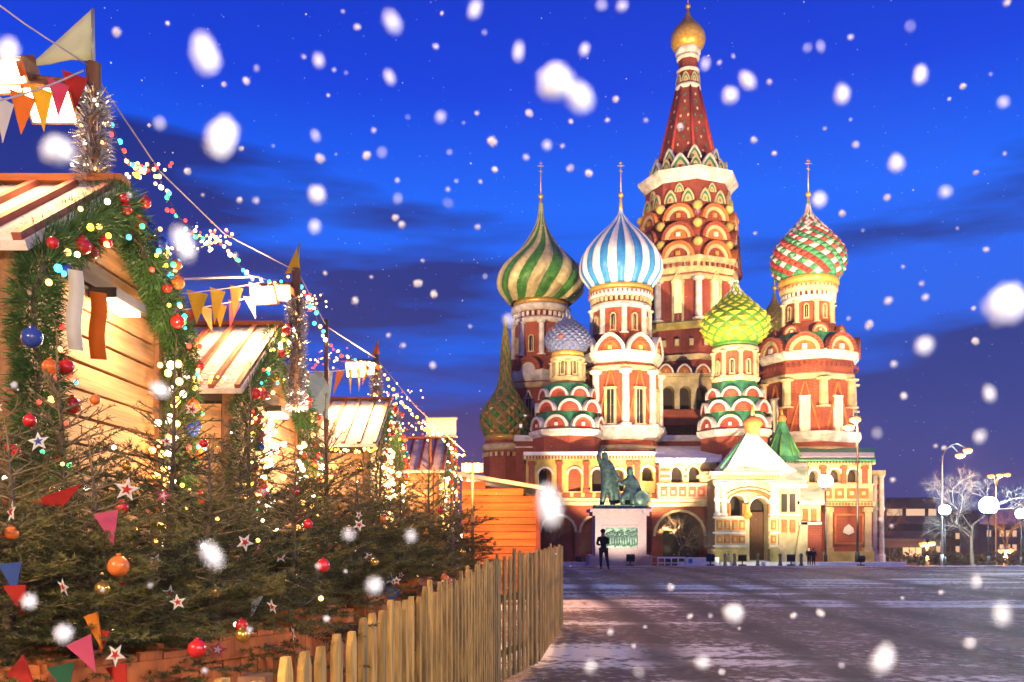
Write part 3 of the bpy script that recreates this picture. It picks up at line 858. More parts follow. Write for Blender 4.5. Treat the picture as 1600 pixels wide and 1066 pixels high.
part('panel_frame', rw, [ORANGEP], lambda b: (pbox(b, 1304, 1350, 851, 848, 88.8, .3), pbox(b, 1304, 1350, 806, 803, 88.8, .3), pbox(b, 1304, 1307, 848, 806, 88.8, .3), pbox(b, 1347, 1350, 848, 806, 88.8, .3)))
part('medallion', rw, [WHITE], lambda b: b.add([P(1326 + dx, 828 + dy, 88.75) for dx, dy in ((-9, 4), (0, 8), (9, 4), (7, -3), (0, -9), (-7, -3))] , [(0, 1, 2, 3, 4, 5)]))
# narrow end bay
eb = part('end_bay', cath, [CREAM], lambda b: (pbox(b, 1364, 1378, G0(92), 742, 92, 10), pbox(b, 1361, 1384, 742, 735, 91.6, 11)), label='narrow cream end bay of columns')
for px in (1366, 1377):
    part('column', eb, [WHITE], lambda b: b.lathe([(P(0, py, 91.8).z, r) for py, r in ((G0(92), .42), (868, .42), (866, .3), (800, .26), (796, .38), (790, .28), (748, .24), (743, .4))], 8, (P(px, 800, 91.8).x, 91.75)))
for y in (860, 840, 820, 780, 765):
    part('brick_band', eb, [BRICK], lambda b: pbox(b, 1369, 1374, y, y - 8, 91.88, .2))

# porch with its two tent roofs
po = part('porch', cath, [CREAM, ORANGEP], lambda b: (
    arch_wall(b, 1117, 1216, G0(82), 748, 82, [(1139, 1163, 806, 786), (1171, 1201, 876, 793)], 1.6, 0, 0)), label='ornate cream porch with a pointed snowy roof')
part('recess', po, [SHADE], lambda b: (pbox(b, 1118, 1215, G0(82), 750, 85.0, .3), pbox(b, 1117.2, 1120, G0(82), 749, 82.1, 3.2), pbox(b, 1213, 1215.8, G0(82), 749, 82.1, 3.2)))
part('hood_arch', po, [ORANGEP, CREAM], lambda b: (arch_trim(b, 1134, 1204, 788, 82, 5, .35, .55, 0), arch_trim(b, 1129, 1209, 788, 82, 4, .5, .58, 1)))
part('arch_trim', po, [WHITE], lambda b: arch_trim(b, 1139, 1163, 786, 82, 3, .2))
part('arch_trim', po, [WHITE], lambda b: arch_trim(b, 1171, 1201, 793, 82, 3, .2))
part('cornice_teeth', po, [ORANGEP], lambda b: [pbox(b, 1114 + k * 4.6, 1116.4 + k * 4.6, 747, 743, 81.3, .2) for k in range(23)], 'stuff')
for x0, x1 in ((1138, 1142), (1160, 1164), (1168, 1171), (1201, 1204)):
    part('jamb_column', po, [ORANGEP], lambda b: pbox(b, x0, x1, 806, 787, 81.7, .4))
part('pendant', po, [GOLD], lambda b: b.lathe([(P(0, 812, 81.8).z, .1), (P(0, 806, 81.8).z, .5), (P(0, 800, 81.8).z, .3), (P(0, 788, 81.8).z, .2)], 8, (P(1167, 0, 81.8).x, 81.7)))
part('cornice', po, [CREAM], lambda b: (pbox(b, 1112, 1220, 747.8, 742, 81.4, 5), pbox(b, 1109, 1224, 741.9, 737, 81.0, 5.8), pbox(b, 1115, 1217, 754, 750, 81.7, .6)))
for px in (1121, 1131, 1207, 1213):
    part('column', po, [WHITE], lambda b: b.lathe([(P(0, py, 81.8).z, r) for py, r in ((806, .36), (803, .36), (801, .24), (785, .22), (783, .32), (779, .32), (777, .22), (760, .2), (757, .36), (754.2, .38))], 8, (P(px, 0, 81.7).x, 81.7)))
for y in (807, 831, 852):
    for x0, x1 in ((1115, 1166), (1203, 1218)):
        part('string_course', po, [WHITE], lambda b: pbox(b, x0, x1, y + 3, y, 81.72, .4))
for px, w in ((1120, 9), (1132, 9), (1144, 9), (1155, 9), (1205, 8)):
    for yb, yt in ((828, 813), (849, 837)):
        part('wall_panel', po, [ORANGEP, YELLOWP], lambda b: (pbox(b, px, px + w, yb, yt, 81.85, .2), pbox(b, px + 2.5, px + w - 2.5, yb - 3, yt + 3, 81.74, .12, 1)))
for x0, x1 in ((1114, 1168), (1203, 1219)):
    part('plinth', po, [YELLOWP], lambda b: pbox(b, x0, x1, G0(81), 858, 81.3, .75))
DOORW = mat('door_wood', (.12, .05, .02), .6, .3, 5)
dr = part('door', po, [DOORW], lambda b: pbox(b, 1172, 1200, 876, 800, 84.2, .2))
part('step', po, [WHITE], lambda b: (pbox(b, 1168, 1204, G0(81), 880, 80.6, 1.2), pbox(b, 1170, 1202, 880, 877, 81.0, .9)))
def tent(b, cx, D, y_top, y_base, hw, m=0, n=4, ph=PI / 4):
    c = P(cx, 0, D).x; k = D / F; r = hw * k / math.cos(PI / n)
    b.lathe([(P(0, y_base, D).z, r), (P(0, y_base - (y_base - y_top) * .12, D).z, r * .82), (P(0, y_top, D).z, .25)], n, (c, D), ph, m)
SNOWG = mat('snowed_green_sheet', (.72, .78, .74), .6, 0, .5, .2, 4, col2=(.22, .42, .30), lo=.36, hi=.5)
tr = part('tent_roof', po, [SNOWG], lambda b: tent(b, 1172, 84.5, 672, 740, 56))
part('roof_rib', tr, [GREEN], lambda b: [b.tube([P(1172 + s_ * 46, 732, 84.5 + q * 2.7), P(1172 + s_ * 3, 674, 84.5)], .13, 5) for s_ in (-1, 1) for q in (-1,)])
part('finial', tr, [ORANGEP, GOLD], lambda b: (b.lathe([(P(0, 680, 84.5).z, .7), (P(0, 668, 84.5).z, .75), (P(0, 663, 84.5).z, 1.0), (P(0, 655, 84.5).z, .7), (P(0, 650, 84.5).z, .2)], 10, (P(1176, 0, 84.5).x, 84.5), 0, 0, True), b.tube([P(1176, 652, 84.5), P(1176, 632, 84.5)], [.25, .06], 6, 1)))
tr2 = part('tent_roof', po, [GREEN], lambda b: tent(b, 1222, 90, 655, 722, 28, 0, 8, PI / 8), label='slender green tent roof')
part('roof_rib', tr2, [LIME], lambda b: [b.tube([(P(1222, 0, 90).x + 1.8 * math.cos(PI / 8 + k * PI / 4), 90 + 1.8 * math.sin(PI / 8 + k * PI / 4), P(0, 720, 90).z + .4), (P(1222, 0, 90).x, 90, P(0, 656, 90).z)], .1, 5) for k in range(8)])
part('finial', tr2, [ORANGEP, GOLD], lambda b: (b.ball(tuple(P(1222, 655, 90)), .45, 10, 6), b.tube([P(1222, 655, 90), P(1222, 640, 90)], [.16, .05], 6, 1)))
# covered stair joining the porch to the wing
st = part('stair_house', cath, [CREAM, ORANGEP], lambda b: (pbox(b, 1217, 1250, G0(84), 756, 83.5, 6), pbox(b, 1250, 1282, G0(84), 782, 84.0, 5)), label='stepped cream stair house beside the porch')
part('stair_roof', st, [SNOWG], lambda b: (lean(b, 1214, 1262, 757, 83.0, 722, 88.6, .3), lean(b, 1246, 1288, 783, 83.5, 760, 88.6, .3)))
for px, w, yb, yt in ((1222, 8, 800, 772), (1235, 8, 800, 772), (1222, 8, 832, 812), (1235, 8, 832, 812), (1255, 8, 815, 795), (1268, 8, 815, 795)):
    part('wall_panel', st, [SHADE if yb < 801 else ORANGEP], lambda b: pbox(b, px, px + w, yb, yt, 83.3 if px < 1250 else 83.85, .3))
part('buttress', st, [CREAM, BRICK], lambda b: (b.add([P(1240, G0(83), 83), P(1262, G0(83), 83), P(1262, 815, 83), P(1252, 815, 83)] + [P(1240, G0(83), 83) + Vector((0, .5, 0)), P(1262, G0(83), 83) + Vector((0, .5, 0)), P(1262, 815, 83) + Vector((0, .5, 0)), P(1252, 815, 83) + Vector((0, .5, 0))], [(0, 1, 2, 3), (0, 3, 7, 4), (3, 2, 6, 7), (1, 5, 6, 2)], 0), pbox(b, 1262.5, 1284, G0(83), 820, 83.2, .7, 1)))
part('string_course', st, [WHITE], lambda b: pbox(b, 1216, 1251, 806, 803, 83.2, .5))
part('string_course', st, [WHITE], lambda b: pbox(b, 1249, 1284, 820, 816, 83.0, .9))

# ================================================================== floodlights, bollards, kerb
IRON = mat('black_iron', (.03, .03, .035), .5, .2, 6)
FLW = mat('flood_glass_white', (.8, .8, .8), .3, 0, emit=(.85, 1, .95), es=14)
FLY = mat('flood_glass_warm', (.8, .8, .8), .3, 0, emit=(1, .72, .35), es=14)
def floodlight(px, D, aim, watts, color, label, spot=75, gy=None):
    base = P(px, 0, D); base.z = gz(D) - .03 if gy is None else gy
    t = thing('floodlight', label, 'floodlight', base, 'floodlights aimed at the cathedral')
    part('stand', t, [IRON], lambda b: (b.box((base.x, base.y, base.z + .05), (.5, .4, .1)), b.tube([base, base + Vector((0, 0, .5))], .05, 6)))
    d = (Vector(aim) - base).normalized(); rt = d.cross(Vector((0, 0, 1))).normalized(); up = rt.cross(d)
    c = base + Vector((0, 0, .62))
    part('housing', t, [IRON], lambda b: b.frame(c - rt * .3 - up * .22 - d * .25, rt * .6, d * .3, up * .44))
    part('lamp_glass', t, [FLY], lambda b: b.frame(c - rt * .26 - up * .18 + d * .052, rt * .52, d * .02, up * .36))
    point_light('flood_lamp', t, c + d * .3, watts, color, .25, spot, aim)
    return t
WARM = (1, .70, .40)
flds = [(905, 80, (1000, 600, 96), 22e3, WARM, 'ground floodlight left of the monument'),
        (1044, 80, (1010, 480, 97), 32e3, WARM, 'ground floodlight right of the monument'),
        (1110, 64, (1090, 330, 108), 62e3, (1, .74, .44), 'ground floodlight before the porch arch'),
        (1236, 66, (1240, 560, 100), 28e3, (1, .74, .42), 'ground floodlight before the stair house'),
        (1345, 72, (1270, 430, 100), 32e3, (1, .68, .36), 'ground floodlight before the right wing'),
        (985, 64, (970, 780, 72), 4.2e3, (1, .85, .66), 'small ground floodlight aimed at the monument'),
        (1160, 66, (1165, 800, 82), 3.0e3, (1, .95, .62), 'ground floodlight washing the porch')]
for px, D, (ax, ay, ad), w, c, lb in flds:
    floodlight(px, D, P(ax, ay, ad), w, c, lb, 64 if w > 1e4 else 70)
def mast(x, y, h, aims, label):
    z0 = gz(y) - .03; top = Vector((x, y, z0 + h))
    t = thing('floodlight_mast', label, 'floodlight mast', (x, y, z0), 'floodlight masts around the square')
    part('post', t, [IRON], lambda b: (b.tube([(x, y, z0), top], [.22, .12], 10), b.box((x, y, z0 + h - .4), (3.2, .2, .2))))
    for k, (aim, watts, col, spot) in enumerate(aims):
        c = Vector((x + (k - (len(aims) - 1) / 2) * 1.3, y, z0 + h)); d = (aim - c).normalized(); rt = d.cross(Vector((0, 0, 1))).normalized(); up = rt.cross(d)
        hs = part('housing', t, [IRON], lambda b: b.frame(c - rt * .4 - up * .3 - d * .3, rt * .8, d * .35, up * .6))
        part('lamp_glass', hs, [FLY], lambda b: b.frame(c - rt * .35 - up * .25 + d * .052, rt * .7, d * .02, up * .5))
        point_light('flood_lamp', t, c + d * .4, watts, col, .4, spot, aim)
mast(-27, 46, 12.5, [(P(880, 560, 100), 52e3, (1, .66, .35), 40), (P(1075, 330, 110), 150e3, (1, .67, .36), 34)], 'tall floodlight mast behind the kiosks aimed at the left towers')
mast(44, 46, 13, [(P(1230, 600, 96), 78e3, (1, .66, .33), 44), (P(1100, 300, 110), 260e3, (1, .67, .36), 34), (Vector((20, 22, 0)), 45e3, (.86, 1, .88), 60)], 'tall floodlight mast on the right aimed at the right towers')

ORD = ['first', 'second', 'third', 'fourth', 'fifth', 'sixth', 'seventh', 'eighth']
bm_ = MB()
bm_.lathe([(0, .17), (.12, .17), (.14, .13), (.72, .11), (.76, .16), (.84, .16), (.9, .12), (.98, .04)], 10, (0, 0), 0, 0, True)
BOL = bm_.mesh('bollard', [IRON])
for px in (958, 1003, 1075, 1133, 1148, 1184, 1219, 1252):
    b_ = P(px, 0, 74); b_.z = gz(74) - .03
    tag(obj('bollard', BOL, None, b_, 0, 1.05), ORD[[958, 1003, 1075, 1133, 1148, 1184, 1219, 1252].index(px)] + ' short black iron bollard counting from the monument along the cathedral front', 'bollard', 'bollards before the cathedral')
kb = MB()
for a, c in ((-2, 8.5), (14.5, 34.0)):
    kb.box(((a + c) / 2, 77.5, gz(77.5) + .12), (c - a, .5, .34))
tag(obj('kerb', kb.mesh('kerb', [SNOW])), 'snow-covered kerb before the cathedral', kind='structure')
# low barriers
BAR = mat('barrier_pink', (.55, .3, .24), .7, .15, 3)
def barrier(px0, px1, D, h, m_, label):
    z = gz(D) - .03; a = P(px0, 0, D).x; c = P(px1, 0, D).x
    t = thing('barrier', label, 'barrier', ((a + c) / 2, D, z))
    part('rail', t, [m_], lambda b: (b.box(((a + c) / 2, D, z + h - .06), (c - a, .12, .12)), b.box(((a + c) / 2, D, z + .22), (c - a, .08, .08))))
    n = max(3, int((c - a) / .5))
    for k in range(n + 1):
        part('baluster', t, [m_], lambda b: b.box((a + (c - a) * k / n, D, z + h / 2), (.08, .08, h)))
barrier(982, 1027, 71, .75, BAR, 'low pink barrier in front of the monument')
barrier(1028, 1070, 71, .7, SNOW, 'low snowy barrier beside the monument')
WHT = mat('painted_white', (.78, .78, .76), .5, .1, 3)
BLUEP = mat('sign_blue', (.05, .12, .5), .4, .1)
a0 = P(1085, 0, 71)
bx_ = thing('barrier_block', 'low white barrier block with a blue mark before the gallery', 'barrier', (a0.x, 71, gz(71)))
part('block', bx_, [WHT], lambda b: b.box((a0.x + .6, 71, gz(71) + .3), (2.6, .4, .65)))
part('blue_mark', bx_, [BLUEP], lambda b: b.box((a0.x - .35, 70.78, gz(71) + .36), (.3, .03, .34)))

# ================================================================== monument
GRAN = mat('pink_granite', (.55, .40, .37), .5, .2, 9, .1)
BRONZE = mat('green_bronze', (.16, .27, .20), .45, .45, 3.5, .3, 9, metal=.35)
MD = 72.0
mo = thing('monument', 'green bronze monument of two figures on a pink granite pedestal', 'monument', (P(970, 0, MD).x, MD, gz(MD)))
pe = part('pedestal', mo, [GRAN], lambda b: (pbox(b, 930, 1010, 868, 806, MD, 2.6), pbox(b, 921, 1019, G0(MD), 868, MD - .5, 3.6), pbox(b, 926, 1015, 806, 800, MD - .25, 3.1), pbox(b, 922, 1019, 800, 795, MD - .5, 3.6)))
part('relief', pe, [BRONZE], lambda b: (pbox(b, 946, 996, 856, 825, MD - .06, .1), [(b.ball(tuple(P(px_, 846 - (k_ % 3), MD - .10)), .2, 8, 6, 0, (.8, .5, 2.3)), b.ball(tuple(P(px_ + rnd.gauss(0, .6), 834 - (k_ % 3) * 1.5, MD - .12)), .13, 8, 6), b.tube([P(px_, 840, MD - .14), P(px_ + rnd.choice((-4, 4)), 838 + rnd.uniform(-4, 4), MD - .16)], .05, 5)) for k_, px_ in enumerate(range(950, 995, 4))]))
part('relief_frame', pe, [GRAN], lambda b: (pbox(b, 942, 1000, 824, 821, MD - .12, .2), pbox(b, 942, 1000, 860, 857, MD - .12, .2), pbox(b, 942, 945.5, 857, 824, MD - .12, .2), pbox(b, 996.5, 1000, 857, 824, MD - .12, .2)))
part('statue_base', mo, [BRONZE], lambda b: pbox(b, 930, 1012, 795, 789, MD, 2.4))

def skin(name, joints, edges, material, parent, loc=(0, 0, 0), sub=2, root=0):
    me = bpy.data.meshes.new(name)
    me.from_pydata([j[:3] for j in joints], edges, [])
    me.materials.append(material)
    o = obj(name, me, parent, loc)
    sk = o.modifiers.new('skin', 'SKIN'); sk.use_smooth_shade = True
    sv = me.skin_vertices[0].data
    for i, j in enumerate(joints):
        r = j[3]; sv[i].radius = r if isinstance(r, tuple) else (r, r)
        sv[i].use_root = (i == root)
    sb = o.modifiers.new('sub', 'SUBSURF'); sb.levels = sub; sb.render_levels = sub
    return o
def sj(px, py, dy, r):
    v = P(px, py, MD + .9); return (v.x, MD + .9 + dy, v.z, r)
# standing figure, right arm raised over the city
skin('standing_figure', [sj(949, 752, 0, .50), sj(948, 740, 0, .48), sj(947, 728, 0, .58), sj(946, 719, 0, .24), sj(945, 712, -.05, .32), sj(944, 706, -.05, .26),
     sj(939, 723, -.1, .26), sj(934, 714, -.2, .2), sj(938, 705, -.25, .15), sj(944, 700, -.3, .12),
     sj(955, 728, -.1, .26), sj(960, 742, -.3, .2), sj(966, 750, -.5, .15),
     sj(945, 766, -.1, .36), sj(942, 778, -.15, .27), sj(940, 789, -.1, .2), sj(939, 790, -.5, .14),
     sj(954, 766, .1, .38), sj(956, 778, .15, .29), sj(957, 789, .1, .2), sj(960, 790, -.3, .14)],
     [(0, 1), (1, 2), (2, 3), (3, 4), (4, 5), (2, 6), (6, 7), (7, 8), (8, 9), (2, 10), (10, 11), (11, 12), (0, 13), (13, 14), (14, 15), (15, 16), (0, 17), (17, 18), (18, 19), (19, 20)], BRONZE, mo)
skin('cloak', [sj(950, 724, .45, .4), sj(956, 745, .5, .5), sj(962, 768, .4, .42), sj(966, 788, .3, .34)], [(0, 1), (1, 2), (2, 3)], BRONZE, mo)
# seated figure
skin('seated_figure', [sj(985, 772, 0, .52), sj(986, 761, 0, .52), sj(986, 751, 0, .58), sj(985, 743, -.05, .22), sj(984, 736, -.1, .32), sj(984, 729, -.1, .25),
     sj(978, 752, -.1, .26), sj(970, 758, -.2, .2), sj(965, 752, -.3, .15),
     sj(993, 753, -.1, .26), sj(998, 765, -.2, .2), sj(1001, 774, -.3, .15),
     sj(977, 774, -.5, .34), sj(970, 778, -.7, .28), sj(972, 790, -.6, .2), sj(968, 791, -.9, .14),
     sj(990, 776, -.5, .34), sj(986, 780, -.9, .28), sj(988, 791, -.9, .2), sj(985, 791, -1.2, .14)],
     [(0, 1), (1, 2), (2, 3), (3, 4), (4, 5), (2, 6), (6, 7), (7, 8), (2, 9), (9, 10), (10, 11), (0, 12), (12, 13), (13, 14), (14, 15), (0, 16), (16, 17), (17, 18), (18, 19)], BRONZE, mo)
part('seat_block', mo, [BRONZE], lambda b: pbox(b, 974, 1000, 790, 776, MD + .9, 1.2))
sh = MB(); c_ = P(1003, 779, MD + .1)
for r0, r1, y0, y1 in ((0, .25, -.28, -.24), (.25, .5, -.2, -.14), (.5, .62, -.14, -.16), (.62, .66, -.16, 0)):
    n = 20; vs_ = []
    for k in range(n):
        a = 2 * PI * k / n
        vs_ += [(c_.x + r0 * math.cos(a), c_.y + y0, c_.z + r0 * math.sin(a)), (c_.x + r1 * math.cos(a), c_.y + y1, c_.z + r1 * math.sin(a))]
    sh.add(vs_, [(2 * k, 2 * k + 1, (2 * k + 3) % (2 * n), (2 * k + 2) % (2 * n)) for k in range(n)], 0, True)
obj('shield', sh.mesh('shield', [BRONZE]), mo)

# ================================================================== people
CLOTH = mat('black_cloth', (.012, .012, .016), .9, .3, 12)
CLOTH2 = mat('navy_cloth', (.02, .025, .05), .9, .3, 12)
SKINM = mat('skin', (.45, .26, .18), .6, .1, 9)
LEATH = mat('black_leather', (.012, .01, .01), .5, .2, 9)
def person(label, loc, h, stance=.12, lean_=0.0, cl=CLOTH, tr_=CLOTH2, face=1, arms='phone'):
    k = h / 1.78
    t = thing('person', label, 'person', loc)
    L = Vector(loc)
    def J(x, y, z, r): return (x * k + lean_ * z * k, y * k * face, z * k, (r[0] * k, r[1] * k) if isinstance(r, tuple) else r * k)
    if arms == 'phone': la = [(-.20, .02, 1.38, .062), (-.27, .02, 1.12, .05), (-.14, .20, 1.08, .04)]; ra = [(.19, .02, 1.38, .062), (.22, .06, 1.12, .05), (.08, .22, 1.16, .04)]
    else: la = [(-.20, 0, 1.38, .062), (-.26, .02, 1.12, .05), (-.25, .08, .9, .04)]; ra = [(.20, 0, 1.38, .062), (.26, .02, 1.12, .05), (.25, .08, .9, .04)]
    body = [(0, 0, .95, (.15, .11)), (0, 0, 1.12, (.14, .10)), (0, .0, 1.34, (.17, .11)), (0, .0, 1.47, (.065, .065)), (0, .02, 1.58, (.075, .09)), (0, .02, 1.70, (.07, .085))]
    legs = [(-stance * .8, 0, .86, .095), (-stance, .01, .50, .065), (-stance * 1.1, -.02, .10, .042), (-stance * 1.15, .12, .045, .036), (stance * .8, 0, .86, .095), (stance * 1.1, .02, .50, .065), (stance * 1.5, .0, .10, .042), (stance * 1.6, .13, .045, .036)]
    js = [J(*q) for q in body + la + ra + legs]
    hands = [J(la[2][0] + .02, la[2][1] + .08, la[2][2] + .02, .036), J(ra[2][0] - .02, ra[2][1] + .08, ra[2][2] + .02, .036)]
    js += hands
    ed = [(0, 1), (1, 2), (2, 3), (3, 4), (4, 5), (2, 6), (6, 7), (7, 8), (8, 20), (2, 9), (9, 10), (10, 11), (11, 21), (0, 12), (12, 13), (13, 14), (14, 15), (0, 16), (16, 17), (17, 18), (18, 19)]
    skin('body', js, ed, SKINM, t, L)
    def grow(q, f): 
        r = q[3]; return (*q[:3], (r[0] * f, r[1] * f) if isinstance(r, tuple) else r * f)
    cj = [J(*grow(q, 1.22)) for q in [(0, 0, .86, (.17, .13))] + body[:3] + [(0, 0, 1.45, (.085, .08))] + la + ra]
    skin('coat', cj, [(0, 1), (1, 2), (2, 3), (3, 4), (3, 5), (5, 6), (6, 7), (3, 8), (8, 9), (9, 10)], cl, t, L)
    tj = [J(*grow(q, 1.2)) for q in [(0, 0, .93, (.14, .11))] + legs[0:3] + legs[4:7]]
    skin('trousers', tj, [(0, 1), (1, 2), (2, 3), (0, 4), (4, 5), (5, 6)], tr_, t, L)
    for q in (legs[2:4], legs[6:8]):
        skin('boot', [J(*grow(w, 1.35)) for w in q], [(0, 1)], LEATH, t, L, 1)
    hb = MB(); c = J(0, .015, 1.685, 0)
    hb.ball((c[0], c[1], c[2]), .112 * k, 10, 7, 0, (1, 1.1, .95))
    obj('knitted_hat', hb.mesh('knitted_hat', [LEATH]), t, L)
    return t
mp_ = P(944, 0, 38.6)
person('person in black standing with back turned, photographing the monument', (mp_.x, 38.6, gz(38.6) - .03), 1.76, .13, -.03)
p2 = P(1264, 0, 70); person('person in dark coat walking before the stair house, left of a pair', (p2.x, 70, gz(70) - .03), 1.5, .08, 0, CLOTH, CLOTH, -1, 'down')
p3 = P(1271, 0, 70.5); person('person in navy coat walking before the stair house, right of a pair', (p3.x, 70.5, gz(70.5) - .03), 1.42, .08, 0, CLOTH2, CLOTH, -1, 'down')

# ================================================================== far right: lamps, trees, buildings
STEEL = mat('grey_steel', (.35, .35, .36), .45, .15, 6, metal=.4)
BARK = mat('bark', (.10, .075, .055), .9, .35, 6, .4)
TWIG = mat('twig', (.24, .165, .095), .9, .3, 5)
NA_E = mat('sodium_lamp', (.9, .6, .3), .4, 0, emit=(1, .36, .06), es=1.7)
WH_E = mat('white_lamp', (.9, .9, .9), .4, 0, emit=(.75, .95, 1), es=22)
def bare_tree(px, D, h, spread, label, seed, levels=5, frost=None, group=None):
    r = random.Random(seed); base = P(px, 0, D); base.z = gz(D) - .06
    t = thing('bare_tree', label, 'tree', base, group)
    tk = MB(); cr = MB()
    def grow(p, d, L, rad, lv):
        q = p; pts = [p]; n = 3
        for i in range(n):
            d = (d + Vector((r.gauss(0, .12), r.gauss(0, .12), r.gauss(.03, .08)))).normalized()
            q = q + d * L / n; pts.append(q)
        (tk if lv <= 1 else cr).tube(pts, [rad * (1 - .45 * i / n) for i in range(n + 1)], 7 if lv == 0 else 4 if lv < 3 else 3, 0, False)
        if lv >= levels: return
        kids = (4, 4, 4, 4, 4, 3)[lv]
        for k in range(kids):
            f = (.5 + .5 * (k + 1) / kids) if lv else (.55 + .45 * (k + 1) / kids)
            i = min(n - 1, int(f * n)); o = pts[i] + (pts[i + 1] - pts[i]) * (f * n - i if f < 1 else 1)
            az = r.random() * 2 * PI; tilt = r.uniform(.35, .95)
            u = d.cross(Vector((0, 0, 1)) if abs(d.z) < .95 else Vector((1, 0, 0))).normalized(); w = d.cross(u)
            nd = (d * math.cos(tilt) + (u * math.cos(az) + w * math.sin(az)) * math.sin(tilt) * spread).normalized()
            grow(o, nd, L * r.uniform(.58, .78), rad * .5, lv + 1)
    grow(Vector(base), Vector((0, 0, 1)), h * .36, h * .016, 0)
    obj('trunk', tk.mesh('trunk', [BARK]), t); obj('crown', cr.mesh('crown', [frost or TWIG]), t)
    return t
FROST = mat('frosted_twig', (.36, .36, .35), .8, .2, 5)
bare_tree(1060, 79, 5.4, 1.1, 'bare tree before the wide gallery arch', 3)
bare_tree(868, 76, 5.2, 1.1, 'bare tree left of the monument', 5)
bare_tree(1520, 100, 13.5, 1.15, 'large frosted bare tree lit by white lamps', 8, 6, FROST)
bare_tree(1575, 128, 11, 1.1, 'bare tree in the dusk behind the frosted tree', 9, 5)
bare_tree(1388, 150, 15, 1.1, 'bare tree rising behind the end bay of the cathedral', 12, 5)

def globe_lamp(px, py, D, rad, watts, mat_, col, label, group=None):
    base = P(px, 0, D); base.z = gz(D) - .03; top = P(px, py, D)
    t = thing('street_lamp', label, 'street lamp', base, group)
    part('post', t, [IRON], lambda b: (b.tube([base, base + Vector((0, 0, 1))], .16, 8), b.tube([base, Vector((base.x, base.y, top.z - rad))], [.1, .06], 8), b.lathe([(top.z - rad - .25, .08), (top.z - rad * .8, rad * .7)], 8, (base.x, base.y))))
    part('globe', t, [mat_], lambda b: b.ball(tuple(top), rad, 12, 8))
    l = point_light('lamp', t, top, watts, col, rad * 1.05); 
    part('cap', t, [IRON], lambda b: b.lathe([(top.z + rad * .9, rad * .5), (top.z + rad * 1.15, .05)], 8, (base.x, base.y)))
    return t
globe_lamp(1290, 752, 78, .62, 7000, WH_E, (.8, 1, .95), 'bright white globe lamp before the right wing')
globe_lamp(1476, 797, 97, .6, 18000, WH_E, (.7, .92, 1), 'white globe lamp beside the tall street light')
globe_lamp(1545, 790, 94, .95, 80000, WH_E, (.75, .95, 1), 'blazing white globe lamp before the frosted tree')
globe_lamp(1596, 803, 97, .6, 14000, WH_E, (.6, .85, 1), 'white globe lamp right of the frosted tree')

def arm_lamp(px, ytop, D, heads, watts, label, r=.06):
    base = P(px, 0, D); base.z = gz(D) - .03; top = P(px, ytop, D)
    t = thing('street_lamp', label, 'street lamp', base)
    part('post', t, [IRON if px < 1400 else STEEL], lambda b: (b.tube([base, Vector((base.x, D, top.z))], [.12, .07], 8), b.tube([base, base + Vector((0, 0, 1.2))], .24, 8)))
    for hx, hy in heads:
        e = P(hx, hy, D)
        pts = [Vector((base.x, D, top.z - .3))] + [Vector((base.x + (e.x - base.x) * f, D, top.z + (e.z + .25 - top.z) * f + .9 * math.sin(PI * min(1, f * 1.1)) ** .8)) for f in (.15, .35, .6, .85, 1.0)]
        part('arm', t, [STEEL], lambda b: b.tube(pts, .06, 6))
        hd = part('lamp_head', t, [IRON], lambda b: b.box((e.x, D, e.z + .22), (.9, .4, .16)))
        part('lamp_glass', hd, [NA_E], lambda b: b.ball((e.x, D, e.z), .42, 10, 6, 0, (1.3, .9, .7)))
        point_light('lamp', t, e - Vector((0, 0, .42)), watts, (1, .42, .1), .07)
    return t
arm_lamp(1472, 712, 98, ((1500, 712), (1512, 704)), 2200, 'tall street light with two orange lamps on curved arms')
arm_lamp(1556, 760, 135, ((1548, 744), (1562, 743), (1574, 742)), 2500, 'distant street light with three orange lamps')
arm_lamp(1449, 862, 120, ((1442, 850), (1456, 849)), 7000, 'low street light with twin orange lamps near the kerb')
arm_lamp(1571, 868, 118, ((1566, 861), (1578, 860)), 6000, 'low street light with orange lamps right of the frosted tree')
arm_lamp(1340, 668, 80, ((1326, 668), (1336, 656)), 1600, 'street light with orange lamps before the right tower')

DARKW = mat('dusk_wall', (.10, .085, .11), .9, .25, .3)
WARMWIN = mat('lit_window', (.5, .4, .3), .4, 0, emit=(1, .62, .3), es=.7)
def far_building(px0, px1, ytop, D, label, rows, cols, lit, crenel=True):
    a = P(px0, 0, D); c = P(px1, 0, D); z0 = gz(D) - .5; z1 = P(0, ytop, D).z
    t = thing('building', label, 'building', ((a.x + c.x) / 2, D, z0))
    part('wall', t, [DARKW], lambda b: b.box(((a.x + c.x) / 2, D + 6, (z0 + z1) / 2), (c.x - a.x, 12, z1 - z0)))
    part('cornice', t, [DARKW], lambda b: b.box(((a.x + c.x) / 2, D + 6, z1 + .2), (c.x - a.x + .8, 12.8, .5)))
    r = random.Random(px0)
    wm = MB(); wm.box((0, 0, 0), (.9, .2, 1.5)); lit_me = wm.mesh('window', [WARMWIN]); wm2 = MB(); wm2.box((0, 0, 0), (.9, .2, 1.5)); dk = wm2.mesh('window', [DARKG])
    for i in range(rows):
        for j in range(cols):
            w = obj('window', lit_me if r.random() < lit(i) else dk, t, (a.x + (c.x - a.x) * (j + .5) / cols, D - .05, z1 - 1.8 - i * 3.4))
    if crenel:
        part('parapet', t, [DARKW], lambda b: [b.box((a.x + (c.x - a.x) * (j + .5) / (cols * 2), D + .4, z1 + .9), ((c.x - a.x) / cols * .28, .8, 1.2)) for j in range(cols * 2)])
far_building(1386, 1462, 788, 200, 'long dark distant building with a lit row of top windows', 4, 13, lambda i: .95 if i == 0 else .06)
far_building(1462, 1530, 806, 230, 'lower dark distant building behind the tall street light', 3, 9, lambda i: .2)
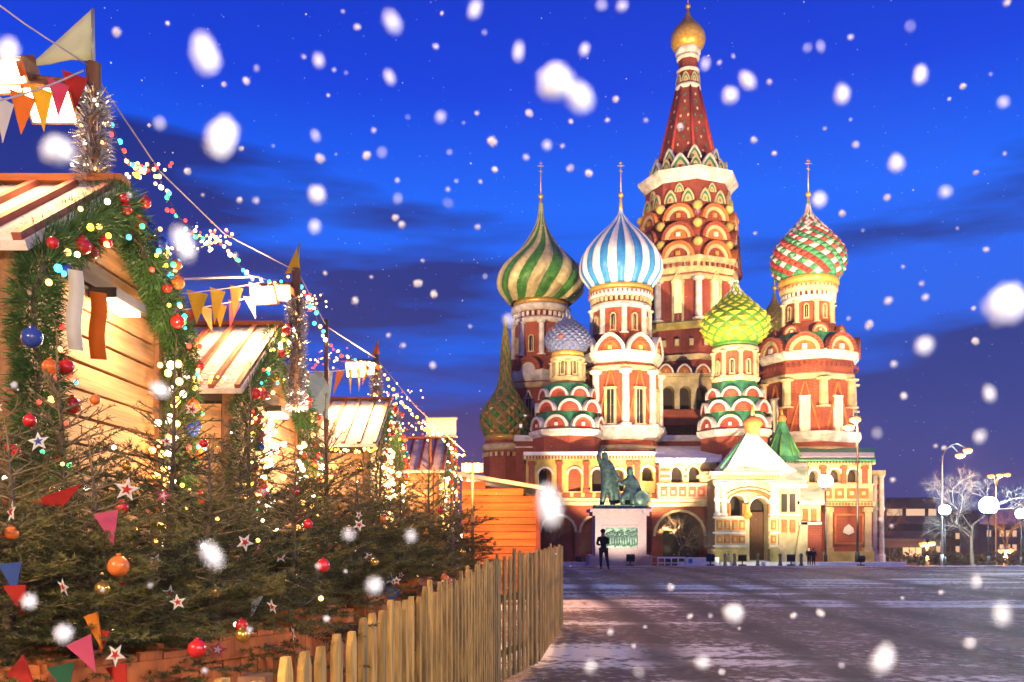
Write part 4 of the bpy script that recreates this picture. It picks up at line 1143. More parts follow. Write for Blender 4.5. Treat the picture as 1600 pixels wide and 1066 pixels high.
far_building(1540, 1640, 822, 215, 'dark low distant building at the right edge of the square', 2, 10, lambda i: .35, False)
far_building(1380, 1440, 846, 150, 'red walled low building beside the end bay', 1, 6, lambda i: .4, False)
hd = MB(); rh = random.Random(4)
for k in range(900):
    x = rh.uniform(P(1385, 0, 112).x, P(1700, 0, 112).x); hh = rh.uniform(.2, 1.5)
    c = Vector((x, 112 + rh.uniform(-1.5, 1.5), gz(112) + hh)); s_ = rh.uniform(.2, .5)
    d1 = Vector((rh.gauss(0, 1), rh.gauss(0, 1), rh.gauss(0, 1))).normalized() * s_; d2 = Vector((rh.gauss(0, 1), rh.gauss(0, 1), rh.gauss(0, 1))).normalized() * s_
    hd.add([c, c + d1, c + d1 + d2, c + d2], [(0, 1, 2, 3)])
tag(obj('hedge', hd.mesh('hedge', [mat('hedge_leaf', (.06, .05, .03), .9, .3, 3)])), 'low dark hedge along the far edge of the square', 'hedge')

# ================================================================== market kiosks
PLANK = mat('pine_plank', (.50, .27, .12), .65, .35, 3.0, .3, 10, stretch=(1, .25, 3.5), detail=7, ov=.3)
PLANKO = mat('orange_plank', (.46, .14, .035), .65, .3, 3.0, .3, 10, stretch=(.25, 1, 3.5), detail=7, ov=.3)
POSTW = mat('post_wood', (.26, .12, .055), .7, .3, 4, .3, stretch=(4, 4, .6))
RSLAT = mat('roof_slat', (.24, .06, .045), .6, .3, 4)
RSNOW = mat('roof_snow', (.62, .56, .54), .8, .2, 4, .5, 12)
NEEDLE = mat('spruce_needle', (.17, .155, .03), .5, .5, 2.6, col2=(.025, .04, .010), lo=.42, hi=.62)
NEEDLE_G = mat('garland_needle', (.05, .13, .03), .5, .4, 5)
def emis(name, c, s): return mat(name, tuple(min(1, q) for q in c), .4, 0, emit=c, es=s)
BULB = [emis('bulb_warm', (1, .48, .12), 5), emis('bulb_white', (1, .86, .62), 5), emis('bulb_green', (.08, 1, .3), 2.2), emis('bulb_red', (1, .05, .03), 3), emis('bulb_cyan', (.08, .75, 1), 2.6), emis('bulb_yellow', (1, .7, .06), 3.2)]
BAUB = [mat('bauble_red', (.55, .02, .02), .18, .1, 3, spec=.7), mat('bauble_gold', (.8, .45, .08), .2, .1, 3, metal=.8), mat('bauble_orange', (.7, .16, .03), .25, .1, 3), mat('bauble_blue', (.03, .06, .3), .2, .1, 3)]
CLOTHS = {'yellow': mat('pennant_yellow', (.80, .56, .03), .8, .15, 8, cloth=.45), 'orange': mat('pennant_orange', (.75, .26, .03), .8, .15, 8, cloth=.45), 'pink': mat('pennant_pink', (.62, .1, .2), .8, .15, 8, cloth=.45),
          'white': mat('pennant_white', (.75, .74, .7), .8, .12, 8, cloth=.45), 'red': mat('pennant_red', (.55, .04, .03), .8, .15, 8, cloth=.45), 'violet': mat('pennant_violet', (.22, .16, .45), .8, .15, 8, cloth=.45),
          'cream': mat('pennant_cream', (.74, .80, .58), .8, .12, 6, cloth=.45), 'blue': mat('pennant_blue', (.06, .12, .4), .8, .15, 8, cloth=.45), 'green': mat('pennant_green', (.05, .2, .1), .8, .15, 8, cloth=.45)}
bb = MB(); bb.ball((0, 0, 0), 1, 8, 6)
BULB_ME = [bb.mesh('bulb', [m]) for m in BULB]
b9 = MB(); b9.ball((0, 0, 0), 1, 14, 9); b9.tube([(0, 0, .95), (0, 0, 1.2)], .22, 6)
BAUB_ME = [b9.mesh('bauble', [m]) for m in BAUB]
LAMPG = emis('halogen_glass', (1, .78, .45), 16)

def needles_along(b, pts, rad, per_m, ln, wd, r, m=0, curl=.0):
    """loose tuft of needle blades round a path"""
    for i in range(len(pts) - 1):
        a, c = Vector(pts[i]), Vector(pts[i + 1]); L = (c - a).length; d = (c - a).normalized()
        u = d.cross(Vector((.3, .5, .81))).normalized(); w = d.cross(u)
        for k in range(max(1, int(L * per_m))):
            o = a + (c - a) * r.random(); az = r.random() * 2 * PI
            rad_d = u * math.cos(az) + w * math.sin(az)
            o = o + rad_d * rad * r.random() ** .5 * .7
            dd = (rad_d + d * r.uniform(-.6, .9) + Vector((r.gauss(0, .25), r.gauss(0, .25), r.gauss(0, .25)))).normalized() * ln * r.uniform(.6, 1.2)
            sd_ = dd.cross(Vector((r.gauss(0, 1), r.gauss(0, 1), r.gauss(0, 1)))).normalized() * wd
            b.add([o - sd_, o + sd_, o + dd], [(0, 1, 2)], m)

def kiosk(gx, d, half, zr, ze, length, label, plank_h=.19, lamp=True, seed=0):
    """gable towards +x at gx, ridge running back along -x at distance d; every board its own part"""
    r = random.Random(seed)
    t = thing('kiosk', label, 'kiosk', (gx - length / 2, d, 0), 'wooden market kiosks in a row')
    def half_at(z): return half - .06 if z < ze else max(.02, (half - .06) * (zr - z) / (zr - ze))
    core = part('inner_wall', t, [SHADE], lambda b: b.add([(gx - .06, d - half + .1, .1), (gx - .06, d + half - .1, .1), (gx - .06, d + half - .1, ze), (gx - .06, d, zr - .08), (gx - .06, d - half + .1, ze)] + [(gx - length + .1, y, z) for y, z in ((d - half + .1, .1), (d + half - .1, .1), (d + half - .1, ze), (d, zr - .08), (d - half + .1, ze))],
        [(0, 1, 2, 3, 4), (9, 8, 7, 6, 5), (0, 4, 9, 5), (1, 6, 7, 2), (2, 7, 8, 3), (3, 8, 9, 4)]))
    z = .12
    while z < zr - .1:                                              # boards of the gable
        h0, h1 = half_at(z), half_at(min(z + plank_h - .014, zr - .05))
        o_ = r.uniform(-.006, .006)
        part('plank', t, [PLANK], lambda b: b.add([(gx - .05 + o_, d - h0, z), (gx - .05 + o_, d + h0, z), (gx - .05 + o_, d + h1, z + plank_h - .014), (gx - .05 + o_, d - h1, z + plank_h - .014),
             (gx + o_, d - h0, z + .004), (gx + o_, d + h0, z + .004), (gx + o_, d + h1, z + plank_h - .018), (gx + o_, d - h1, z + plank_h - .018)], [(0, 3, 2, 1), (4, 5, 6, 7), (0, 1, 5, 4), (1, 2, 6, 5), (2, 3, 7, 6), (3, 0, 4, 7)]))
        if z < ze - plank_h:
            part('plank', t, [PLANK], lambda b: b.box((gx - length / 2 - .03, d - half + .06 + o_, z + plank_h / 2), (length - .16, .05, plank_h - .014)))
        z += plank_h
    for y in (d - half + .03, d + half - .03):
        part('corner_post', t, [POSTW], lambda b: b.box((gx - .02, y, ze / 2), (.12, .12, ze - .02)))
    for sgn in (-1, 1):
        e = .18; sl = (zr - ze) / half
        y1 = d + sgn * (half + e); z1 = ze - e * sl
        nrm = Vector((0, sgn * (zr - ze), half)).normalized()
        rf = part('roof', t, [RSNOW], lambda b: b.frame((gx - length - .1, d, zr + .05), (length + .28, 0, 0), (0, y1 - d, z1 - zr), nrm * .06))
        nsl = int(length / .24)
        for k in range(nsl + 1):
            x = gx + .17 - k * (length + .2) / nsl
            part('roof_slat', rf, [RSLAT], lambda b: b.frame(Vector((x - .06, d, zr + .05)) + nrm * .058, (.055, 0, 0), (0, y1 - d, z1 - zr), nrm * .045))
    part('ridge_board', t, [PLANKO], lambda b: b.box((gx - length / 2 + .03, d, zr + .14), (length + .34, .16, .05)))
    if lamp:
        lp = part('wall_lamp', t, [IRON], lambda b: b.box((gx + .12, d + .05, ze - .02), (.2, .5, .07)))
        part('lamp_glass', lp, [LAMPG], lambda b: b.box((gx + .12, d + .05, ze - .07), (.14, .44, .03)))
        sl_ = part('added_lantern', t, [IRON], lambda b: (b.box((gx - .8, d - half - .16, ze - .32), (.16, .16, .05)), b.box((gx - .8, d - half - .06, ze - .3), (.03, .2, .03))))  # lantern added to brighten the side wall and the boughs nearby
        part('added_lantern_glass', sl_, [LAMPG], lambda b: b.lathe([(ze - .52, .04), (ze - .48, .06), (ze - .35, .06)], 8, (gx - .8, d - half - .16)))
        point_light('added_side_lamp', t, (gx - .8, d - half - .42, ze - .46), 26 * (half / 1.1) ** 2, (1, .58, .28), .05)
        point_light('lamp', t, (gx + .42, d, ze - .25), 62 * (half / 1.1) ** 2, (1, .64, .36), .08)
    return t
kiosk(-3.0, 6.5, 1.1, 4.0, 3.3, 2.6, 'plank kiosk with the tallest garlanded gable and slatted snowy roof', seed=1)
kiosk(-3.0, 11.0, 1.45, 4.0, 3.1, 2.8, 'plank kiosk with a snowy slatted roof behind the bunting, second along the row', seed=2)
kiosk(-2.5, 17.2, 1.6, 4.0, 3.1, 2.8, 'plank kiosk third along the row, between the lamp pole and the banner', seed=3)
kiosk(-1.75, 22.5, 1.5, 3.8, 3.0, 2.6, 'smallest looking plank kiosk, under the white banner at the end of the row', seed=4)

# plain orange booth at the end of the row
bo = thing('booth', 'plain orange plank booth beside the bright lamps at the fence', 'booth', (-.3, 23, 0))
bx0, bx1 = P(722, 0, 21).x, P(842, 0, 21).x
zt0, zt1 = P(0, 745, 21).z, P(0, 768, 21).z
part('inner_wall', bo, [SHADE], lambda b: b.frame((bx0 + .05, 21.08, 0), (bx1 - bx0 - .1, 0, 0), (0, 2.6, 0), (0, 0, zt1 - .06)))
z = .05
while z < zt0:
    zz = min(.17, zt0 - z)
    xr = bx1 if z + zz < zt1 else bx0 + (bx1 - bx0) * max(.06, (zt0 - z - zz) / (zt0 - zt1))
    part('plank', bo, [PLANKO], lambda b: b.box(((bx0 + xr) / 2, 21.03, z + zz / 2), (xr - bx0, .06, zz - .014)))
    if z + zz < zt1: part('plank', bo, [PLANKO], lambda b: b.box((bx1 - .03, 22.4, z + zz / 2), (.06, 2.6, zz - .014)))
    z += .17
part('roof', bo, [RSNOW], lambda b: b.frame((bx0 - .1, 20.85, zt0 + .02), (bx1 - bx0 + .25, 0, zt1 - zt0), (0, 3, 0), (0, 0, .09)))
part('corner_post', bo, [RSLAT], lambda b: b.box((bx1 - .02, 20.96, zt1 / 2), (.1, .1, zt1)))
fp = thing('twin_floodlight', 'pair of blazing orange floodlights on a post at the booth', 'floodlight', (P(738, 0, 20).x, 20, 0))
q0 = P(738, 731, 20)
part('post', fp, [IRON], lambda b: b.tube([(q0.x, 20.1, 0), (q0.x, 20.1, q0.z + .1)], .04, 6))
for dx in (-.13, .13):
    hh = part('housing', fp, [IRON], lambda b: b.frame((q0.x + dx - .11, 19.98, q0.z - .1), (.22, 0, 0), (0, .14, 0), (0, 0, .2)))
    part('lamp_glass', hh, [emis('sodium_glass', (1, .55, .16), 6)], lambda b: b.ball((q0.x + dx, 19.97, q0.z), .105, 10, 6, 0, (1, .4, 1)))
point_light('lamp', fp, (q0.x, 19.7, q0.z), 750, (1, .40, .07), .16)

# ------------------------------------------------------------------ garlands on the gables
def garland(gx, d, half, zr, ze, label, dens, seed, bub, nb, low=1.5, rad=.19):
    r = random.Random(seed); x = gx + .16
    pts = [(x, d - half - .02, low), (x, d - half - .04, (low + ze) / 2), (x, d - half - .08, ze - .12), (x, d - half * .5, (zr + ze) / 2 - .03), (x, d, zr + .02), (x, d + half * .5, (zr + ze) / 2 - .03), (x, d + half + .08, ze - .12), (x, d + half + .04, (low + ze) / 2), (x, d + half, low)]
    fine = []
    for i in range(len(pts) - 1):
        for k in range(5):
            v = Vector(pts[i]).lerp(Vector(pts[i + 1]), k / 5); fine.append(v + Vector((r.gauss(0, .02), r.gauss(0, .025), r.gauss(0, .025))))
    fine.append(Vector(pts[-1]))
    t = thing('garland', label, 'garland', pts[0], 'fir garlands on the kiosk gables')
    b = MB(); needles_along(b, fine, rad, dens, .10, .0045, r)
    obj('foliage', b.mesh('foliage', [NEEDLE_G]), t)
    part('cord', t, [BARK], lambda b: b.tube(fine, .02, 5))
    for k in range(bub):
        p = r.choice(fine[3:-3]) + Vector((.11 + r.random() * .05, r.gauss(0, .09), r.gauss(0, .07)))
        obj('bauble', BAUB_ME[r.choice((0, 0, 0, 0, 1, 2, 3))], t, p, 0, r.uniform(.035, .06))
    for k in range(nb):
        p = r.choice(fine) + Vector((.10 + r.random() * .07, r.gauss(0, .10), r.gauss(0, .10)))
        obj('bulb', BULB_ME[r.choice((0, 0, 5, 2, 3, 4, 1))], t, p, 0, r.uniform(.014, .026))
    return t
garland(-3.0, 6.5, 1.1, 4.0, 3.3, 'thick fir garland with baubles and coloured bulbs on the tallest gable', 3600, 21, 26, 70)
garland(-3.0, 11.0, 1.45, 4.0, 3.1, 'fir garland with large red baubles on the second kiosk', 2600, 22, 40, 70, rad=.2)
garland(-2.5, 17.2, 1.6, 4.0, 3.1, 'fir garland with bright bulbs on the third kiosk', 1500, 23, 40, 80, rad=.18)
garland(-1.75, 22.5, 1.5, 3.8, 3.0, 'fir garland on the kiosk below the white banner', 1100, 24, 30, 80, rad=.18)

# lit strings hanging down the corner posts
def light_string(pts, n, label, group, sag=0.0, cols=(0, 1), size=(.014, .022), wire=.004, seed=0, jit=.02, watts=0):
    r = random.Random(seed); P_ = []
    for i in range(len(pts) - 1):
        a, c = Vector(pts[i]), Vector(pts[i + 1])
        for k in range(10):
            f = k / 10; v = a.lerp(c, f); v.z -= sag * 4 * f * (1 - f); P_.append(v)
    P_.append(Vector(pts[-1]))
    t = thing('string_lights', label, 'string lights', P_[0], group)
    part('wire', t, [IRON], lambda b: b.tube(P_, wire, 5))
    for k in range(n):
        f = (k + .5) / n * (len(P_) - 1); i = min(int(f), len(P_) - 2)
        p = P_[i].lerp(P_[i + 1], f - i) + Vector((r.gauss(0, jit), r.gauss(0, jit), r.gauss(0, jit)))
        obj('bulb', BULB_ME[r.choice(cols)], t, p, 0, r.uniform(*size))
    if watts: point_light('glow', t, P_[len(P_) // 2] + Vector((.5, 0, .1)), watts, (1, .58, .24), .12)
    return t
G_ST = 'lit bulb strings over the market'
light_string([(-2.83, 7.35, 3.0), (-2.83, 7.4, 1.3)], 46, 'dense warm bulb string down the far post of the first kiosk', G_ST, 0, (0, 0, 1), (.022, .036), seed=1, jit=.05, watts=60)
light_string([(-2.84, 12.2, 2.9), (-2.84, 12.25, 1.3)], 36, 'dense bulb string down the far post of the second kiosk', G_ST, 0, (0, 1), (.022, .036), seed=2, jit=.06, watts=70)
light_string([(-2.84, 10.4, 3.0), (-2.84, 10.45, 1.4)], 46, 'dense white bulb string in the middle of the second kiosk gable', G_ST, 0, (1, 1, 0), (.025, .045), seed=3, jit=.07, watts=40)
light_string([(-2.34, 17, 3.2), (-2.34, 17.1, 1.4)], 50, 'dense white bulb string on the third kiosk gable', G_ST, 0, (1, 0), (.035, .06), seed=4, jit=.1, watts=100)
light_string([(-1.6, 22.2, 3.1), (-1.6, 22.2, 1.4)], 40, 'dense white bulb string on the kiosk below the banner', G_ST, 0, (1, 0), (.04, .07), seed=5, jit=.12, watts=120)

# ------------------------------------------------------------------ lamp poles on the ridges
def pole(base, top, flag, flag_col, lamps, label, watts, seed, tin=True):
    base = Vector(base); top = Vector(top); r = random.Random(seed)
    t = thing('lamp_pole', label, 'lamp pole', base, 'lamp poles rising from the kiosk ridges')
    part('post', t, [POSTW], lambda b: b.tube([base, top], .055, 8))
    fl = MB(); a, bb_, c = [Vector(q) for q in flag]
    n = 6; vs_ = []
    for i in range(n + 1):
        for j in range(n + 1 - i):
            v = a * (1 - (i + j) / n) + bb_ * (i / n) + c * (j / n)
            v.y += .03 * math.sin(i * 1.3) * (i / n); vs_.append(v)
    idx = {}; k = 0
    for i in range(n + 1):
        for j in range(n + 1 - i): idx[(i, j)] = k; k += 1
    fs_ = []
    for i in range(n):
        for j in range(n - i):
            fs_.append((idx[(i, j)], idx[(i + 1, j)], idx[(i, j + 1)]))
            if j < n - i - 1: fs_.append((idx[(i + 1, j)], idx[(i + 1, j + 1)], idx[(i, j + 1)]))
    fl.add(vs_, fs_, 0, True)
    o = obj('pennant', fl.mesh('pennant', [CLOTHS[flag_col]]), t)
    sm_ = o.modifiers.new('thickness', 'SOLIDIFY'); sm_.thickness = .008
    part('flag_staff', t, [STEEL], lambda b: b.tube([top, (Vector(flag[0]))], .012, 6))
    for lc, ld, s_ in lamps:
        lc = Vector(lc); ld = Vector(ld).normalized(); rt = ld.cross(Vector((0, 0, 1))).normalized(); up = rt.cross(ld)
        h = part('flood_housing', t, [POSTW], lambda b: (b.frame(lc - rt * s_ * .8 - up * s_ * .6 - ld * s_ * .9, rt * s_ * 1.6, ld * s_ * .85, up * s_ * 1.2), b.tube([lc - ld * s_ * .5, Vector((top.x, top.y, lc.z))], .02, 5)))
        part('lamp_glass', h, [LAMPG], lambda b: b.frame(lc - rt * s_ * .7 - up * s_ * .5 - ld * s_ * .049, rt * s_ * 1.4, ld * s_ * .06, up * s_ * 1.0))
        part('barn_door', h, [CLOTHS['orange']], lambda b: b.frame(lc + up * s_ * .6, rt * s_ * .9, ld * s_ * .9 + up * s_ * .2, up * .01))
        part('barn_door', h, [CLOTHS['orange']], lambda b: b.frame(lc - rt * s_ * .82, up * s_ * .5, ld * s_ * .8 - rt * s_ * .3, rt * .01))
        point_light('lamp', t, lc + ld * s_ * 1.0, watts, (1, .55, .2), s_ * .5, 150, lc + ld * 5, .6)
    if tin:
        part('tinsel', t, [mat('silver_tinsel', (.8, .8, .82), .25, .2, 20, metal=.8)], lambda b: needles_along(b, [base + (top - base) * (k / 8 * .78) for k in range(9)], .12, 2600, .09, .008, r))
        for k in range(16):
            f = r.random() * .8
            obj('bulb', BULB_ME[r.choice((1, 0))], t, base.lerp(top, f) + Vector((r.gauss(0, .06), -.06, r.gauss(0, .03))), 0, .012)
    return t
D1, D2, D3 = 6.5, 11.0, 17.2
pole(P(146, 318, D1), P(146, 100, D1), (P(145, 14, D1), P(145, 92, D1), P(46, 104, D1)), 'cream',
     [(P(78, 165, D1 - .1), (.0, -.75, -.6), .22), (P(8, 120, D1 - .1), (-.1, -.8, -.5), .2)], 'tinsel-wrapped lamp pole with a large cream pennant on the tallest gable', 120, 31)
pole(P(463, 640, D2), P(463, 420, D2), (P(468, 380, D2), P(468, 424, D2), P(445, 428, D2)), 'yellow',
     [(P(412, 462, D2 - .1), (-.2, -.85, -.4), .20), (P(436, 458, D2 - .1), (.1, -.85, -.45), .18)], 'lamp pole with a yellow pennant and floodlights over the second kiosk', 480, 32)
pole(P(588, 650, D3), P(588, 555, D3), (P(592, 528, D3), P(592, 552, D3), P(580, 556, D3)), 'orange',
     [(P(556, 578, D3 - .1), (-.1, -.9, -.35), .26), (P(572, 576, D3 - .1), (.2, -.9, -.35), .22)], 'lamp pole with glowing floodlights over the third kiosk', 700, 33)

# overhead wires and coloured strings
tagw = lambda o, l: tag(o, l, 'wire')
WIREM = mat('pale_wire', (.5, .42, .45), .6, .1, 5)
w1 = MB(); w1.tube([P(-60, -35, 5.4), P(40, 38, 6.0), P(146, 108, D1)], .006, 5)
tagw(obj('stay_wire', w1.mesh('stay_wire', [WIREM])), 'thin stay wire rising over the cream pennant')
w2 = MB(); w2.tube([P(150, 120, D1), P(250, 268, 8), P(350, 365, 9.4), P(463, 424, D2)], .007, 5)
tagw(obj('stay_wire', w2.mesh('stay_wire', [WIREM])), 'thin stay wire between the cream and yellow pennant poles')
w3 = MB(); w3.tube([P(465, 424, D2), P(510, 510, 14), P(588, 560, D3)], .008, 5); w3.tube([P(588, 560, D3), P(650, 636, 19), P(725, 705, 20)], .009, 5)
tagw(obj('stay_wire', w3.mesh('stay_wire', [WIREM])), 'thin stay wire from the yellow pennant down to the booth lamps')
light_string([P(155, 140, D1), P(178, 205, 6.9), P(196, 246, 7.2), P(232, 262, 7.6)], 9, 'coloured bulb string dropping from the cream pennant pole', G_ST, .02, (4, 3, 0, 2), (.014, .024), .005, 11)
light_string([P(62, 302, D1), P(130, 286, 6.6), P(232, 262, 7.6)], 30, 'fine warm bulb string along the first ridge to the light cluster', G_ST, .03, (1, 0), (.009, .016), .005, 12)
light_string([P(245, 264, 7.7), P(262, 305, 8.2), P(285, 345, 8.6), P(320, 374, 9.0)], 14, 'coloured bulb string between the two light clusters', G_ST, .03, (4, 0, 3, 2, 1), (.014, .024), .005, 13)
light_string([P(205, 405, 7.7), P(270, 388, 8.4), P(345, 370, 9.3)], 34, 'fine warm bulb string from the first gable to the second cluster', G_ST, .05, (0, 1), (.009, .016), .005, 14)
light_string([P(352, 372, 9.4), P(370, 408, 9.9), P(400, 432, 10.4), P(450, 430, D2)], 16, 'coloured bulb string from the second cluster to the yellow pennant pole', G_ST, .05, (4, 1, 0, 2), (.016, .026), .005, 15)
light_string([P(470, 440, D2), P(490, 480, 12.5), P(515, 540, 14.5), P(588, 566, D3)], 26, 'coloured bulb string between the yellow and orange pennant poles', G_ST, .1, (1, 0, 3, 4, 5), (.02, .034), .006, 16)
light_string([P(595, 570, D3), P(640, 640, 18.5), P(690, 680, 20), P(728, 712, 20)], 34, 'warm bulb string descending to the booth lamps', G_ST, .15, (0, 1, 5), (.022, .036), .007, 17)
def cluster(c, rad, n, label, seed):
    r = random.Random(seed); c = Vector(c)
    t = thing('light_cluster', label, 'light cluster', c, 'tangled clusters of warm bulbs on the wire')
    part('wire', t, [IRON], lambda b: b.tube([c + Vector((r.gauss(0, rad), r.gauss(0, rad * .5), r.gauss(0, rad * .35))) for _ in range(10)], .004, 4))
    for k in range(n): obj('bulb', BULB_ME[r.choice((0, 0, 3, 1))], t, c + Vector((r.gauss(0, rad), r.gauss(0, rad * .6), r.gauss(0, rad * .4))), 0, r.uniform(.010, .019))
cluster(P(232, 264, 7.6), .08, 26, 'tangle of pink and warm bulbs on the wire beside the first pole', 1)
cluster(P(508, 560, 14.6), .22, 40, 'tangle of warm bulbs above the pale awning', 3)
cluster(P(612, 622, 17.6), .28, 46, 'tangle of warm bulbs over the third gable', 4)
cluster(P(650, 668, 19.5), .28, 44, 'tangle of warm bulbs before the white banner', 5)
cluster(P(480, 470, 12), .14, 30, 'tangle of warm bulbs beside the yellow pennant pole', 6)
light_string([P(246, 523, D2 - .05), P(330, 522, D2 - .05), P(415, 519, D2 - .05)], 36, 'warm bulb string along the second kiosk ridge', G_ST, .02, (0, 0, 1), (.012, .02), .005, 41)
light_string([P(498, 638, D3 - .05), P(600, 634, D3 - .05)], 30, 'warm bulb string along the third kiosk ridge', G_ST, .03, (0, 0, 1), (.02, .03), .006, 42)
light_string([P(262, 585, 9.25), P(352, 590, 9.25)], 24, 'warm bulb string under the near eave of the second kiosk', G_ST, .04, (0, 5, 1), (.012, .02), .005, 43)
light_string([P(515, 700, 15.3), P(590, 702, 15.3)], 24, 'warm bulb string under the near eave of the third kiosk', G_ST, .04, (0, 5, 1), (.018, .028), .005, 44)
cluster(P(330, 371, 9.2), .13, 34, 'tangle of warm bulbs on the wire above the bunting', 2)

# bunting
def pennant_me(col, w, h):
    b = MB(); b.add([(-w / 2, 0, 0), (w / 2, 0, 0), (.0, .02, -h), (-w / 2, .006, 0), (w / 2, .006, 0), (.0, .026, -h)], [(2, 1, 0), (3, 4, 5), (0, 1, 4, 3), (1, 2, 5, 4), (2, 0, 3, 5)])
    return b.mesh('pennant', [CLOTHS[col]])
def bunting(a, c, cols, w, h, label, sag=.1, seed=0):
    r = random.Random(seed); a = Vector(a); c = Vector(c); n = len(cols)
    t = thing('bunting', label, 'bunting', a, 'pennant lines strung over the market')
    def at(f): v = a.lerp(c, f); v.z -= sag * 4 * f * (1 - f); return v
    part('rope', t, [WIREM], lambda b: b.tube([at(k / 16) for k in range(17)], .007, 5))
    az = math.atan2(c.y - a.y, c.x - a.x)
    for k, q in enumerate(cols):
        obj('pennant', pennant_me(q, w * r.uniform(.9, 1.1), h * r.uniform(.9, 1.15)), t, at((k + .5) / n), (r.gauss(0, .12), r.gauss(0, .06), az + r.gauss(0, .15)))
bunting(P(222, 462, 9.0), P(412, 440, 10.6), ['yellow', 'pink', 'yellow', 'yellow', 'orange', 'white'], .24, .34, 'upper bunting of yellow, pink and white pennants between the kiosks', .03, 1)
bunting(P(226, 488, 9.2), P(400, 462, 10.7), ['yellow', 'violet', 'red', 'orange', 'yellow', 'pink', 'white'], .2, .30, 'lower bunting of violet, red and yellow pennants between the kiosks', .04, 2)
bunting(P(-40, 165, 5.6), P(130, 110, 6.35), ['orange', 'white', 'orange', 'yellow', 'pink', 'red'], .17, .25, 'glowing orange bunting below the cream pennant', .03, 3)
bunting(P(470, 580, 13), P(580, 570, D3), ['orange', 'yellow', 'white', 'orange', 'yellow', 'yellow', 'orange'], .3, .4, 'orange bunting between the second and third kiosks', .05, 4)
w4 = MB(); w4.tube([P(215, 440, 8.6), P(330, 434, 9.6), P(405, 432, 10.6)], .012, 6)
tagw(obj('stay_rope', w4.mesh('stay_rope', [WIREM])), 'pale rope stretched just above the upper bunting')
# kiosk gable strips: orange cloth, and a white one standing for light
def strip(px0, px1, py0, py1, D, col, label):
    a = P(px0, py0, D); c = P(px1, py1, D); b = MB(); n = 8; vs_ = []
    for i in range(n + 1):
        f = i / n; z_ = a.z + (c.z - a.z) * f; wv = .02 * math.sin(f * 7)
        vs_ += [(a.x, D + wv, z_), (c.x, D + wv + .05, z_), (c.x, D + wv + .058, z_), (a.x, D + wv + .008, z_)]
    fs_ = []
    for i in range(n):
        q = i * 4
        for k in range(4): fs_.append((q + k, q + (k + 1) % 4, q + 4 + (k + 1) % 4, q + 4 + k))
    b.add(vs_, fs_, 0, True)
    tag(obj('gable_strip', b.mesh('gable_strip', [CLOTHS[col]])), label, 'cloth')
strip(105, 122, 420, 545, 5.3, 'white', 'white strip standing in for a strip of light at the first kiosk gable')
strip(140, 160, 455, 560, 5.9, 'orange', 'orange cloth hanging beside the white strip on the first gable')
# banner frame
bn = thing('banner', 'white banner box on posts above the last kiosk', 'banner', tuple(P(690, 0, 21)))
part('panel', bn, [WHT], lambda b: pbox(b, 666, 712, 680, 654, 21, .25))
part('frame', bn, [STEEL], lambda b: pbox(b, 664, 714, 653.8, 652, 20.96, .3))
part('frame', bn, [STEEL], lambda b: pbox(b, 664, 714, 682, 680.2, 20.96, .3))
for px in (672, 706): part('post', bn, [POSTW], lambda b: b.tube([(P(px, 0, 21.1).x, 21.1, 1.5), (P(px, 0, 21.1).x, 21.1, P(0, 681, 21.1).z)], .04, 6))
aw = thing('awning', 'pale cloth awning sloping beside the third kiosk', 'awning', tuple(P(540, 0, 14)))
part('canopy', aw, [CLOTHS['cream']], lambda b: b.add([P(478, 585, 13.5), P(520, 583, 14.2), P(512, 655, 13.6), P(484, 640, 13.0), P(478, 583.5, 13.5), P(520, 581.5, 14.2), P(512, 653.5, 13.6), P(484, 638.5, 13.0)], [(0, 1, 2, 3), (7, 6, 5, 4), (0, 4, 5, 1), (1, 5, 6, 2), (2, 6, 7, 3), (3, 7, 4, 0)]))
part('post', aw, [POSTW], lambda b: b.tube([P(510, 500, 13.9), (P(510, 0, 13.9).x, 13.9, 0)], .035, 6))

